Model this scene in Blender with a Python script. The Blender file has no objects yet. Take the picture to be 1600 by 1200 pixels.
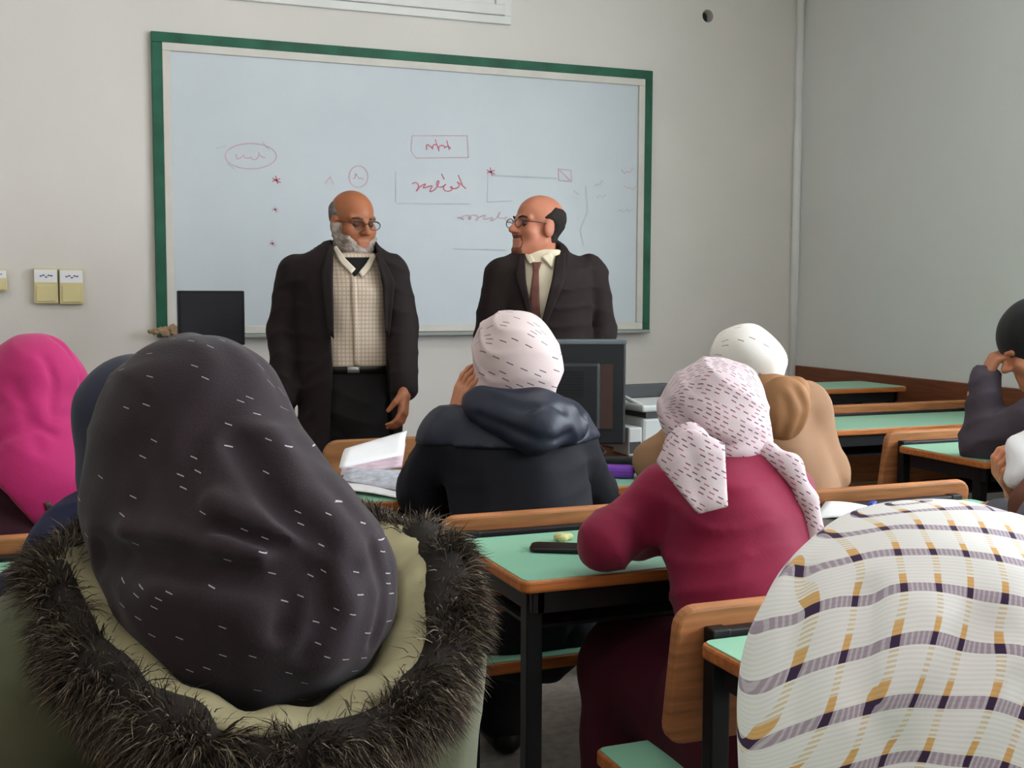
import bpy, bmesh, math, random
import numpy as np
from mathutils import Vector, Matrix
random.seed(5); rng = np.random.default_rng(7)
scene = bpy.context.scene
COL = scene.collection
A = np.array
# ------------------------------------------------------------------ camera
F_PX = 1850.0
YAW, PIT, ROL = math.radians(21.74), math.radians(4.66), math.radians(0.21)
CAM = A([0.0, 0.0, 1.32])
FW = A([math.sin(YAW)*math.cos(PIT), math.cos(YAW)*math.cos(PIT), -math.sin(PIT)])
_r = A([math.cos(YAW), -math.sin(YAW), 0.0]); _u = np.cross(_r, FW)
RT = _r*math.cos(ROL)+_u*math.sin(ROL); UP = -_r*math.sin(ROL)+_u*math.cos(ROL)
cd = bpy.data.cameras.new('camera'); cam = bpy.data.objects.new('camera', cd); COL.objects.link(cam)
cd.sensor_width = 36.0; cd.lens = 36.0*F_PX/1600.0; cd.clip_start = 0.02
cam.matrix_world = Matrix(((RT[0], UP[0], -FW[0], CAM[0]), (RT[1], UP[1], -FW[1], CAM[1]), (RT[2], UP[2], -FW[2], CAM[2]), (0, 0, 0, 1)))
scene.camera = cam
# ------------------------------------------------------------------ sky, daylight, exposure
world = bpy.data.worlds.new('sky'); scene.world = world; world.use_nodes = True
bg = world.node_tree.nodes['Background']
bg.inputs[0].default_value = (0.86, 0.94, 1.0, 1); bg.inputs[1].default_value = 11.0
scene.view_settings.view_transform = 'Standard'; scene.view_settings.look = 'None'
scene.view_settings.gamma = 1.0; scene.view_settings.use_curve_mapping = False
scene.view_settings.exposure = 0.78
WINS = [(-1.9, -0.2), (0.15, 1.45), (1.75, 3.05)]      # window openings along the right wall (y range)
WZ0, WZ1 = 1.0, 2.75
XR, XL, YF, YB, ZC = 4.0, -3.2, 5.68, -3.4, 3.35        # room shell
for (a, b) in WINS:
    l = bpy.data.lights.new('window_portal', 'AREA'); l.shape = 'RECTANGLE'; l.size = b-a; l.size_y = WZ1-WZ0
    l.cycles.is_portal = True
    o = bpy.data.objects.new('window_portal', l); COL.objects.link(o)
    o.location = (XR+0.12, (a+b)/2, (WZ0+WZ1)/2); o.rotation_euler = (math.pi/2, 0, math.pi/2)
# ------------------------------------------------------------------ helpers
def W(px, py, z):                      # point seen at photo pixel, at depth z in metres
    return CAM+(FW+RT*((px-800)/F_PX)-UP*((py-600)/F_PX))*z
def Wh(px, py, h):
    k = FW+RT*((px-800)/F_PX)-UP*((py-600)/F_PX)
    return CAM+k*((h-CAM[2])/k[2])
def Wd(px, py, d):
    k = FW+RT*((px-800)/F_PX)-UP*((py-600)/F_PX)
    return CAM+k*(d/k[1])
def lin(c):
    out = []
    for v in c[:3]:
        v = v/255.0
        out.append(v/12.92 if v <= 0.04045 else ((v+0.055)/1.055)**2.4)
    return (*out, 1.0)
class NT:
    def __init__(s, m):
        m.use_nodes = True; s.t = m.node_tree; s.b = s.t.nodes['Principled BSDF']
    def n(s, ty, **kw):
        x = s.t.nodes.new(ty)
        for k, v in kw.items(): setattr(x, k, v)
        return x
    def l(s, a, b): s.t.links.new(a, b)
    def m(s, op, a, b=None, c=None):
        x = s.t.nodes.new('ShaderNodeMath'); x.operation = op
        for i, v in enumerate((a, b, c)):
            if v is None: continue
            if isinstance(v, (int, float)): x.inputs[i].default_value = v
            else: s.l(v, x.inputs[i])
        return x.outputs[0]
    def mix(s, f, a, b):
        x = s.t.nodes.new('ShaderNodeMix'); x.data_type = 'RGBA'
        for sock, v in ((x.inputs[0], f), (x.inputs[6], a), (x.inputs[7], b)):
            if isinstance(v, (int, float)): sock.default_value = v
            elif isinstance(v, tuple): sock.default_value = v
            else: s.l(v, sock)
        return x.outputs[2]
    def uv(s):
        return s.n('ShaderNodeUVMap').outputs[0]
    def obj(s):
        return s.n('ShaderNodeTexCoord').outputs['Object']
    def noise(s, vec, scale, detail=3, rough=0.5):
        x = s.n('ShaderNodeTexNoise'); x.inputs['Scale'].default_value = scale
        x.inputs['Detail'].default_value = detail; x.inputs['Roughness'].default_value = rough
        if vec is not None: s.l(vec, x.inputs['Vector'])
        return x.outputs['Fac']
    def bump(s, h, strength=0.3, dist=0.002):
        x = s.n('ShaderNodeBump'); x.inputs['Strength'].default_value = strength; x.inputs['Distance'].default_value = dist
        s.l(h, x.inputs['Height']); s.l(x.outputs[0], s.b.inputs['Normal'])
MATS = {}
def mat(name, col, rough=0.7, var=0.12, vscale=6.0, bump=0.0, bscale=200.0, spec=0.3, metal=0.0, col2=None, sheen=0.0, stretch=None):
    if name in MATS: return MATS[name]
    m = bpy.data.materials.new(name); t = NT(m); b = t.b
    b.inputs['Roughness'].default_value = rough; b.inputs['Metallic'].default_value = metal
    b.inputs['Specular IOR Level'].default_value = spec
    if sheen: b.inputs['Sheen Weight'].default_value = sheen
    c = lin(col); v = t.obj()
    if stretch:
        mp = t.n('ShaderNodeMapping'); mp.inputs['Scale'].default_value = stretch; t.l(v, mp.inputs[0]); v = mp.outputs[0]
    if var > 0:
        d = lin(col2) if col2 else tuple(x*(1-var) for x in c[:3])+(1,)
        e = c if col2 else tuple(min(1, x*(1+var)) for x in c[:3])+(1,)
        f = t.noise(v, vscale, 4)
        f = t.m('MULTIPLY_ADD', f, 2.2, -0.6); f.node.use_clamp = True
        t.l(t.mix(f, d, e), b.inputs['Base Color'])
    else: b.inputs['Base Color'].default_value = c
    if bump: t.bump(t.noise(v, bscale, 2), bump)
    MATS[name] = m; return m
def dash_mat(name, base, dash, su, sv, length=0.5, th=0.16, dens=0.5, skew=0.3, base2=None, rough=0.8, dash2=None, sheen=0.1):
    if name in MATS: return MATS[name]
    m = bpy.data.materials.new(name); t = NT(m); b = t.b
    b.inputs['Roughness'].default_value = rough; b.inputs['Specular IOR Level'].default_value = 0.2
    b.inputs['Sheen Weight'].default_value = sheen
    sp = t.n('ShaderNodeSeparateXYZ'); t.l(t.uv(), sp.inputs[0])
    u, v = sp.outputs[0], sp.outputs[1]
    v2 = t.m('MULTIPLY_ADD', u, skew, v)
    vv = t.m('MULTIPLY', v2, sv); row = t.m('FLOOR', vv); fv = t.m('FRACT', vv)
    wn = t.n('ShaderNodeTexWhiteNoise', noise_dimensions='1D'); t.l(row, wn.inputs['W'])
    uu = t.m('MULTIPLY_ADD', u, su, t.m('MULTIPLY', wn.outputs['Value'], 7.0)); cell = t.m('FLOOR', uu); fu = t.m('FRACT', uu)
    cv = t.n('ShaderNodeCombineXYZ'); t.l(cell, cv.inputs[0]); t.l(row, cv.inputs[1])
    w2 = t.n('ShaderNodeTexWhiteNoise', noise_dimensions='2D'); t.l(cv.outputs[0], w2.inputs['Vector'])
    k = t.m('MULTIPLY', t.m('LESS_THAN', fu, length), t.m('LESS_THAN', t.m('ABSOLUTE', t.m('SUBTRACT', fv, 0.5)), th))
    k = t.m('MULTIPLY', k, t.m('LESS_THAN', w2.outputs['Value'], dens))
    bc = lin(base)
    if base2: bc = t.mix(t.noise(t.obj(), 9, 3), lin(base), lin(base2))
    dc = lin(dash)
    if dash2: dc = t.mix(t.m('GREATER_THAN', t.m('FRACT', t.m('MULTIPLY', w2.outputs['Value'], 17.3)), 0.6), lin(dash), lin(dash2))
    t.l(t.mix(k, bc, dc), b.inputs['Base Color'])
    t.bump(t.noise(t.obj(), 350, 2), 0.25)
    MATS[name] = m; return m
def link_mesh(name, me, m, parent=None, loc=None, smooth=False):
    o = bpy.data.objects.new(name, me); COL.objects.link(o)
    if m is not None and not len(me.materials): me.materials.append(m)
    if parent is not None: o.parent = parent
    if loc is not None: o.location = loc
    if smooth and len(me.polygons): me.polygons.foreach_set('use_smooth', [True]*len(me.polygons))
    return o
def tag(o, label=None, cat=None, group=None, kind=None):
    for k, v in (('label', label), ('category', cat), ('group', group), ('kind', kind)):
        if v: o[k] = v
    return o
def empty(name, loc, label=None, cat=None, group=None, rz=0.0):
    o = bpy.data.objects.new(name, None); COL.objects.link(o); o.location = tuple(loc); o.empty_display_size = 0.1
    o.rotation_euler = (0, 0, rz)
    return tag(o, label, cat, group)
def bm_obj(name, bm, m, parent=None, loc=None, smooth=False):
    me = bpy.data.meshes.new(name); bm.normal_update(); bm.to_mesh(me); bm.free()
    return link_mesh(name, me, m, parent, loc, smooth)
def pyd(name, v, f, m, parent=None, smooth=False):
    me = bpy.data.meshes.new(name); me.from_pydata([tuple(map(float, q)) for q in v], [], f); me.update()
    return link_mesh(name, me, m, parent, None, smooth)
def bbox(bm, lo, hi, bev=0.0):
    r = bmesh.ops.create_cube(bm, size=1.0)['verts']
    for q in r:
        q.co = Vector([lo[i]+(q.co[i]+0.5)*(hi[i]-lo[i]) for i in range(3)])
    if bev:
        es = list({e for q in r for e in q.link_edges})
        bmesh.ops.bevel(bm, geom=es, offset=bev, segments=2, affect='EDGES', profile=0.5)
    return r
def box(name, lo, hi, m, parent=None, bev=0.0):
    bm = bmesh.new(); bbox(bm, lo, hi, bev); return bm_obj(name, bm, m, parent)
def tube(name, pts, r, m, parent=None, seg=10, r2=None, square=False):
    pts = [Vector(tuple(p)) for p in pts]; v = []; f = []; n = 4 if square else seg
    prev = None
    for i, p in enumerate(pts):
        d = (pts[min(i+1, len(pts)-1)]-pts[max(i-1, 0)]).normalized()
        if prev is None: a = d.orthogonal().normalized() if abs(d.z) < 0.9 or not square else Vector((1, 1, 0)).normalized()
        else: a = (prev-d*prev.dot(d)).normalized()
        if square and prev is None:
            ref = Vector((1, 0, 0)) if abs(d.x) < 0.9 else Vector((0, 1, 0))
            a = (ref-d*ref.dot(d)).normalized(); a = (a+d.cross(a)).normalized()
        prev = a; b = d.cross(a); rr = r if r2 is None else r+(r2-r)*i/(len(pts)-1)
        for k in range(n):
            t = 2*math.pi*k/n; v.append(p+(a*math.cos(t)+b*math.sin(t))*rr*(1.414 if square else 1))
    for i in range(len(pts)-1):
        for k in range(n):
            f.append((i*n+k, i*n+(k+1) % n, (i+1)*n+(k+1) % n, (i+1)*n+k))
    f.append(tuple(range(n-1, -1, -1))); f.append(tuple(range((len(pts)-1)*n, len(pts)*n)))
    return pyd(name, v, f, m, parent, smooth=not square)
def rr_outline(x0, x1, y0, y1, r, n=5):
    out = []
    for cx, cy, a0 in ((x1-r, y1-r, 0), (x0+r, y1-r, 90), (x0+r, y0+r, 180), (x1-r, y0+r, 270)):
        for i in range(n+1):
            t = math.radians(a0+90*i/n); out.append((cx+r*math.cos(t), cy+r*math.sin(t)))
    return out
def slab(name, x0, x1, y0, y1, z0, z1, r, m, parent=None, bev=0.004, plane='xy', mtx=None):
    ol = rr_outline(x0, x1, y0, y1, r); bm = bmesh.new()
    vs = [bm.verts.new((p[0], p[1], z0)) for p in ol]; fc = bm.faces.new(vs)
    e = bmesh.ops.extrude_face_region(bm, geom=[fc])
    for q in e['geom']:
        if isinstance(q, bmesh.types.BMVert): q.co.z = z1
    bmesh.ops.recalc_face_normals(bm, faces=bm.faces)
    if bev:
        es = [q for q in bm.edges if abs(q.verts[0].co.z-q.verts[1].co.z) < 1e-7]
        bmesh.ops.bevel(bm, geom=es, offset=bev, segments=2, affect='EDGES', profile=0.5)
    if mtx is not None: bmesh.ops.transform(bm, matrix=mtx, verts=bm.verts)
    return bm_obj(name, bm, m, parent)
# ------------------------------------------------------------------ implicit surface modelling
def nz(v): v = A(v, float); return v/np.linalg.norm(v)
def seg_d(P, a, b):
    a = A(a, np.float32); b = A(b, np.float32); ab = b-a; L = max(float(ab@ab), 1e-9)
    t = np.clip(((P-a)@ab)/L, 0, 1); return P-a-t[:, None]*ab, t
class S:
    def __init__(s, k=0.03): s.k = k; s.p = []; s.ops = []; s.lo = []; s.hi = []
    def _bb(s, pts, r):
        pts = A(pts, float); s.lo.append(pts.min(0)-r); s.hi.append(pts.max(0)+r)
    def cap(s, a, b, ra, rb=None, ax=None, fl=1.0, k=None):
        rb = ra if rb is None else rb; a = A(a, float); b = A(b, float); s._bb([a, b], max(ra, rb))
        axf = None if ax is None else A(nz(ax), np.float32)
        def f(P):
            d, t = seg_d(P, a, b)
            if axf is not None: d = d+np.outer(d@axf, axf)*np.float32(1/fl-1)
            return (np.sqrt((d*d).sum(1))-(ra+(rb-ra)*t))*(fl if axf is not None else 1)
        s.p.append((f, k)); return s
    def chain(s, pts, rs, **kw):
        for i in range(len(pts)-1): s.cap(pts[i], pts[i+1], rs[i], rs[i+1], **kw)
        return s
    def ell(s, c, r, M=None, k=None):
        c = A(c, np.float32); M = np.eye(3) if M is None else A(M, float); r = A(r, float)
        s._bb([c], r.max()); Mf = A(M, np.float32); rf = A(r, np.float32)
        def f(P):
            q = (P-c)@Mf.T; a = q/rf; k0 = np.sqrt((a*a).sum(1))+1e-9; b = q/(rf*rf); k1 = np.sqrt((b*b).sum(1))+1e-9
            return k0*(k0-1)/k1
        s.p.append((f, k)); return s
    def op(s, fn): s.ops.append(fn); return s
    def sub(s, other, k=0.01):
        def fn(P, d):
            e = -other.f(P); h = np.clip(0.5+0.5*(d-e)/k, 0, 1)
            return e*(1-h)+d*h+k*h*(1-h)
        return s.op(fn)
    def keep(s, g):                      # intersect with region g(P) < 0
        return s.op(lambda P, d: np.maximum(d, g(P)))
    def cut(s, g):                       # remove region g(P) < 0
        return s.op(lambda P, d: np.maximum(d, -g(P)))
    def fold(s, pts, amp, w):            # groove (amp > 0) or ridge (amp < 0) along a polyline
        pts = [A(p, float) for p in pts]
        def fn(P, d):
            m = None
            for i in range(len(pts)-1):
                q, t = seg_d(P, pts[i], pts[i+1]); e = (q*q).sum(1); m = e if m is None else np.minimum(m, e)
            return d+amp*np.exp(-m/(w*w))
        return s.op(fn)
    def wob(s, amp, fr, seed=0, stretch=(1, 1, 1)):
        g = np.random.default_rng(seed); D = g.normal(size=(6, 3)); D /= np.linalg.norm(D, axis=1)[:, None]
        D = A(D*A(stretch)*fr*g.uniform(0.6, 1.5, (6, 1)), np.float32); ph = g.uniform(0, 6.28, 6)
        def fn(P, d):
            Q = P+0.02*np.sin(P[:, [1, 2, 0]]*fr*0.7)
            return d+amp*sum(np.sin(Q@D[i]+ph[i]) for i in range(6))/2.5
        return s.op(fn)
    def crease(s, amp, fr, dr, seed=0):   # patchy cloth creases running across direction dr
        g = np.random.default_rng(seed); dr = A(nz(dr), np.float32); e = A(nz(np.cross(dr, g.normal(size=3))), np.float32); h = A(nz(g.normal(size=3)), np.float32); ph = g.uniform(0, 6.28, 4)
        def fn(P, d):
            t = P@dr*fr+1.6*np.sin(P@e*fr*.33+ph[0])+.7*np.sin(P@h*fr*.6+ph[1]); m = np.clip(.45+.8*np.sin(P@h*fr*.27+ph[2])*np.sin(P@e*fr*.21+ph[3]), 0, 1)
            return d+amp*m*((1-np.abs(np.sin(t)))**2-.3)
        return s.op(fn)
    def f(s, P):
        P = A(P, np.float32); d = None
        for g, k in s.p:
            e = g(P)
            if d is None: d = e; continue
            k = s.k if k is None else k
            h = np.maximum(k-np.abs(d-e), 0)/k; d = np.minimum(d, e)-h*h*k*0.25
        for o in s.ops: d = o(P, d)
        return d
    def box(s): return A(s.lo).min(0), A(s.hi).max(0)
    def hit(s, px, py, z0):
        px = A(px, float).ravel(); py = A(py, float).ravel()
        k = FW+np.outer((px-800)/F_PX, RT)-np.outer((py-600)/F_PX, UP); L = np.linalg.norm(k, axis=1)
        t = np.full(len(px), z0, float)
        for _ in range(90):
            t += np.clip(s.f(CAM+k*t[:, None]), -0.02, 0.05)*0.8/L
        return CAM+k*t[:, None], t
def nets(sd, h, lo=None, hi=None, pad=0.03):
    a, b = sd.box(); lo = a-pad if lo is None else A(lo, float); hi = b+pad if hi is None else A(hi, float)
    B = 6; n = (np.ceil((hi-lo)/h/B).astype(int)+1)*B
    nb = n//B; bc = [lo[i]+(np.arange(nb[i])*B+(B-1)/2)*h for i in range(3)]
    G = np.stack(np.meshgrid(*bc, indexing='ij'), -1).reshape(-1, 3); cv = sd.f(G).reshape(nb)
    act = np.abs(cv) < h*B*1.6+0.012
    v = np.repeat(np.repeat(np.repeat(np.where(cv < 0, -1, 1).astype(np.float32), B, 0), B, 1), B, 2)
    mk = np.repeat(np.repeat(np.repeat(act, B, 0), B, 1), B, 2)
    ix = np.argwhere(mk); vals = np.empty(len(ix), np.float32)
    for i in range(0, len(ix), 200000): vals[i:i+200000] = sd.f(lo+ix[i:i+200000]*h)
    v[mk] = vals
    s = v < 0; c = np.zeros(n-1, np.int8)
    for dx in (0, 1):
        for dy in (0, 1):
            for dz in (0, 1): c += s[dx:n[0]-1+dx, dy:n[1]-1+dy, dz:n[2]-1+dz]
    am = (c > 0) & (c < 8); cells = np.argwhere(am); idx = np.full(n-1, -1, np.int64); idx[am] = np.arange(len(cells))
    pos = np.zeros((len(cells), 3)); cnt = np.zeros(len(cells))
    cs = [A((x, y, z)) for x in (0, 1) for y in (0, 1) for z in (0, 1)]
    for p in cs:
        for q in cs:
            if (q-p).sum() == 1 and (q-p).min() == 0:
                ia = cells+p; ib = cells+q; va = v[ia[:, 0], ia[:, 1], ia[:, 2]]; vb = v[ib[:, 0], ib[:, 1], ib[:, 2]]
                cr = (va < 0) != (vb < 0); t = np.where(cr, va/np.where(cr, va-vb, 1), 0)
                pos += np.where(cr[:, None], p+t[:, None]*(q-p), 0); cnt += cr
    V = lo+(cells+pos/cnt[:, None])*h; Fs = []
    for ax in range(3):
        o1, o2 = [(1, 2), (2, 0), (0, 1)][ax]
        sl0 = [slice(None)]*3; sl1 = [slice(None)]*3; sl0[ax] = slice(0, -1); sl1[ax] = slice(1, None)
        ch = s[tuple(sl0)] != s[tuple(sl1)]; e = np.argwhere(ch)
        e = e[(e[:, o1] > 0) & (e[:, o2] > 0) & (e[:, o1] < n[o1]-1) & (e[:, o2] < n[o2]-1)]
        E1 = np.zeros(3, int); E1[o1] = 1; E2 = np.zeros(3, int); E2[o2] = 1
        g = lambda c_: idx[c_[:, 0], c_[:, 1], c_[:, 2]]
        q = np.stack([g(e-E1-E2), g(e-E2), g(e), g(e-E1)], 1)
        fl = ~s[e[:, 0], e[:, 1], e[:, 2]]; q[fl] = q[fl][:, ::-1]; Fs.append(q[(q >= 0).all(1)])
    return V, np.concatenate(Fs)
def mesh_np(name, V, Fq, m, parent, base, uvf=None):
    me = bpy.data.meshes.new(name); nv, nf = len(V), len(Fq)
    me.vertices.add(nv); me.vertices.foreach_set('co', (V-base).astype(np.float32).ravel())
    me.loops.add(nf*4); me.loops.foreach_set('vertex_index', Fq.astype(np.int32).ravel())
    me.polygons.add(nf); me.polygons.foreach_set('loop_start', np.arange(nf, dtype=np.int32)*4)
    try: me.polygons.foreach_set('loop_total', np.full(nf, 4, np.int32))
    except Exception: pass
    me.update(calc_edges=True); me.validate()
    if uvf is not None:
        uv = me.uv_layers.new(name='UVMap'); q = uvf(V)[Fq.ravel()]; uv.data.foreach_set('uv', q.astype(np.float32).ravel())
    return link_mesh(name, me, m, parent, None, True)
class Body:
    def __init__(s, base, label, group=None):
        s.base = A([base[0], base[1], 0.0]); s.root = empty('person', s.base, label, 'person', group)
    def add(s, name, sd, h, m, uvf=None, parent=None, **kw):
        V, Fq = nets(sd, h, **kw); return mesh_np(name, V, Fq, m, parent or s.root, s.base, uvf)
    def join(s, name, items, m):
        Vs, Fs, n = [], [], 0
        for sd, h in items:
            V, Fq = nets(sd, h); Vs.append(V); Fs.append(Fq+n); n += len(V)
        return mesh_np(name, np.concatenate(Vs), np.concatenate(Fs), m, s.root, s.base)
    def strip(s, name, sd, z0, Lp, Rp, m, off=0.004, th=0.005, nu=5, nv=10, parent=None):
        # a fitted piece of cloth lying on surface sd between two polylines
        def res(P, n):
            P = A(P, float); d = np.r_[0, np.cumsum(np.linalg.norm(np.diff(P, axis=0), axis=1))]; t = np.linspace(0, d[-1], n)
            return np.stack([np.interp(t, d, P[:, i]) for i in range(2)], 1)
        a = res(Lp, nv); b = res(Rp, nv); G = A([a*(1-t)+b*t for t in np.linspace(0, 1, nu)])
        H, t = sd.hit(G[..., 0], G[..., 1], z0); k = CAM-H; k /= np.linalg.norm(k, axis=1)[:, None]
        V = np.concatenate([H+k*off, H+k*(off-th)])-s.base; f = []; N = nu*nv; g = lambda i, j: i*nv+j
        for i in range(nu-1):
            for j in range(nv-1):
                q = (g(i, j), g(i, j+1), g(i+1, j+1), g(i+1, j)); f.append(q); f.append(tuple(N+x for x in q[::-1]))
        rim = [g(0, j) for j in range(nv)]+[g(i, nv-1) for i in range(1, nu)]+[g(nu-1, j) for j in range(nv-2, -1, -1)]+[g(i, 0) for i in range(nu-2, 0, -1)]
        for i in range(len(rim)): p, q = rim[i], rim[(i+1) % len(rim)]; f.append((q, p, N+p, N+q))
        return pyd(name, V, f, m, parent or s.root, True)
def scarf_uv(c, R, ex, ey):              # cloth coordinates in metres: across, and over the crown then down the back
    c = A(c, float)
    def f(V):
        q = V-c; x = q@ex; y = -(q@ey); z = q[:, 2]
        u = np.arcsin(np.clip(x/(2.6*R), -1, 1))*2.6*R
        v = np.where(z > 0, np.arctan2(z, y)*R, z); return np.stack([u, v], 1)
    return f
EX = nz([_r[0], _r[1], 0]); EY = nz([FW[0], FW[1], 0]); EZ = A([0, 0, 1.0])     # view-aligned horizontal axes
MV = np.stack([EX, EY, EZ])
def plane_px(p, q, sgn=1):               # vertical-ish plane through two sight lines
    a = W(*p, 1.0)-CAM; b = W(*q, 1.0)-CAM; n = nz(np.cross(a, b))*sgn
    return lambda P: ((P-CAM)@n)
def amax(*fs): return lambda P: np.maximum.reduce([f(P) for f in fs])
def rot_basis(fwd, tilt=0.0):
    y = nz(fwd); x = nz(np.cross(y, EZ)); z = np.cross(x, y); return np.stack([x, y, z])
def head_sdf(c, M, sc=1.0, neck=None, nose=1.0):
    s = S(0.022*sc); Mi = A(M)
    T = lambda p: A(c)+(A(p)*sc)@Mi
    E = lambda p, r, k=None: s.ell(T(p), A(r)*sc, Mi, k)
    E((0, -0.012, 0.035), (0.076, 0.098, 0.084)); E((0, 0.022, -0.045), (0.061, 0.07, 0.078)); E((0, 0.072, -0.1), (0.026, 0.022, 0.02)); E((0, 0.018, -0.08), (0.06, 0.06, 0.046))
    for x in (-1, 1):
        s.cap(T((x*0.053, 0.0, -0.06)), T((x*0.02, 0.066, -0.1)), 0.017*sc)
        s.cap(T((x*0.012, 0.084, 0.02)), T((x*0.046, 0.068, 0.022)), 0.011*sc, k=0.012*sc)
        E((x*0.042, 0.06, -0.028), (0.024, 0.022, 0.024))
        E((x*0.012, 0.099, -0.03), (0.009, 0.01, 0.008), 0.008*sc)
        E((x*0.078, -0.004, -0.01), (0.01, 0.022, 0.034), 0.012*sc)
    s.cap(T((0, 0.088, 0.012)), T((0, 0.113*nose, -0.026)), 0.008*sc, 0.0125*sc, k=0.012*sc)
    s.cap(T((-0.02, 0.084, -0.063)), T((0.02, 0.084, -0.063)), 0.008*sc, k=0.006*sc)
    s.cap(T((-0.017, 0.083, -0.076)), T((0.017, 0.083, -0.076)), 0.0085*sc, k=0.006*sc)
    ey = S(0.004)
    for x in (-1, 1): ey.ell(T((x*0.031, 0.093, 0.001)), A((0.018, 0.014, 0.0125))*sc, Mi)
    s.sub(ey, 0.012*sc)
    s.cap(T((0, -0.022, -0.06)), T((0, -0.04, -0.19)) if neck is None else neck, 0.054*sc, 0.06*sc, k=0.03)
    return s, T
def hand_sdf(wrist, along, palm, side=1, curl=0.25, sc=1.0, spread=0.06, curls=None):
    y = nz(along); z = nz(A(palm, float)-y*(A(palm, float)@y)); x = np.cross(y, z)*side; s = S(0.012*sc)
    T = lambda p: A(wrist, float)+(x*p[0]+y*p[1]+z*p[2])*sc
    for q in (-0.026, 0.0, 0.026): s.cap(T((q*0.7, 0.0, 0)), T((q, 0.075, 0)), 0.0155*sc, 0.013*sc)
    for i, (q, L) in enumerate(((-0.031, 0.058), (-0.011, 0.073), (0.0105, 0.078), (0.031, 0.07))):
        p = A((q, 0.08, 0.0)); a = 0.0; c = curl if curls is None else curls[i]
        for j, fr in enumerate((0.45, 0.32, 0.25)):
            a += c*(1.0 if j else 0.8); n = p+A((q*spread*8*fr*L/0.07, math.cos(a)*L*fr, math.sin(a)*L*fr))
            s.cap(T(p), T(n), (0.0092-0.001*j)*sc, (0.0084-0.001*j)*sc, k=0.004*sc); p = n
    a, b, c = (0.03, 0.018, 0.004), (0.05, 0.05, 0.018), (0.054, 0.08, 0.03+0.02*curl)
    s.cap(T(a), T(b), 0.0125*sc, 0.0105*sc); s.cap(T(b), T(c), 0.0102*sc, 0.0085*sc, k=0.004*sc)
    s.cap(T((0, -0.06, 0)), T((0, 0.01, 0)), 0.026*sc, 0.025*sc)
    return s
# ------------------------------------------------------------------ room
M_wall = mat('wall_paint', (216, 210, 204), 0.75, 0.05, 1.3, 0.15, 60)
M_wall2 = mat('side_wall_paint', (215, 215, 212), 0.75, 0.05, 1.1, 0.15, 60)
M_ceil = mat('ceiling_paint', (225, 224, 220), 0.8, 0.03)
M_floor = mat('terrazzo_floor', (150, 143, 134), 0.45, 0.25, 30)
M_white = mat('white_gloss_paint', (222, 221, 217), 0.45, 0.04)
M_wood = mat('orange_wood_edging', (178, 104, 52), 0.42, 0.3, 9, 0.1, 60, stretch=(1, 9, 9))
M_ply = mat('brown_plywood', (172, 112, 70), 0.5, 0.3, 7, 0.1, 60, stretch=(1, 1, 12))
M_dwood = mat('dark_brown_wood', (112, 62, 36), 0.5, 0.3, 7, 0.1, 50, stretch=(1, 1, 10))
M_green = mat('mint_green_laminate', (142, 196, 168), 0.32, 0.05, 4, spec=0.4)
M_steel = mat('black_painted_steel', (22, 22, 26), 0.42, 0.2, 12)
M_bgreen = mat('dark_green_frame_paint', (30, 88, 66), 0.5, 0.35, 7, 0.1, 40)
M_alu = mat('pale_aluminium_trim', (205, 200, 192), 0.45, 0.08)
M_dark = mat('shadow_black', (18, 17, 17), 0.8, 0.1)
def struct(o): o['kind'] = 'structure'; return o
struct(box('floor', (XL-.15, YB-.15, -.1), (XR+.15, YF+.15, 0), M_floor))
struct(box('ceiling', (XL-.15, YB-.15, ZC), (XR+.15, YF+.15, ZC+.1), M_ceil))
struct(box('wall_left', (XL-.15, YB, 0), (XL, YF, ZC), M_wall))
struct(box('wall_back', (XL-.15, YB-.15, 0), (XR+.15, YB, ZC), M_wall))
# front wall with the high framed opening and the round cable hole cut out
FX0, FX1, FZ0, FZ1 = -0.05, 2.0, 2.80, 3.22
HO = Wd(1106, 25, YF)
wf = empty('wall_front', (0, YF, 0)); struct(wf)
bm = bmesh.new()
for lo, hi in (((XL-.15, YF, 0), (XR+.15, YF+.15, 2.70)), ((XL-.15, YF, 2.70), (FX0, YF+.15, ZC)), ((FX0, YF, 2.70), (FX1, YF+.15, FZ0)), ((FX0, YF, FZ1), (FX1, YF+.15, ZC)),
               ((FX1, YF, 2.70), (HO[0]-.2, YF+.15, ZC)), ((HO[0]+.2, YF, 2.70), (XR+.15, YF+.15, ZC)), ((HO[0]-.2, YF, HO[2]+.2), (HO[0]+.2, YF+.15, ZC)), ((HO[0]-.2, YF, 2.70), (HO[0]+.2, YF+.15, HO[2]-.2))):
    if hi[2] > lo[2]+1e-4: bbox(bm, (lo[0], lo[1]-YF, lo[2]), (hi[0], hi[1]-YF, hi[2]))
bm_obj('plaster', bm, M_wall, wf)
v, f = [], []; z0, z1 = max(2.70, HO[2]-.2), HO[2]+.2
for k in range(32):                       # square-to-circle infill around the hole
    t = 2*math.pi*k/32; c, s_ = math.cos(t), math.sin(t); m_ = max(abs(c), abs(s_))
    v += [(HO[0]+.2*c/m_, 0, min(max(HO[2]+.2*s_/m_, z0), z1)), (HO[0]+.034*c, 0, HO[2]+.034*s_), (HO[0]+.034*c, .14, HO[2]+.034*s_)]
for k in range(32):
    a, b = 3*k, 3*((k+1) % 32); f += [(a, a+1, b+1, b), (a+1, a+2, b+2, b+1)]
pyd('hole_surround', v, f, M_wall, wf)
hb = box('pipe_end', (HO[0]-.034, .06, HO[2]-.034), (HO[0]+.034, .1, HO[2]+.034), mat('green_pipe', (26, 60, 44), 0.6), wf, 0.01)
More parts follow.
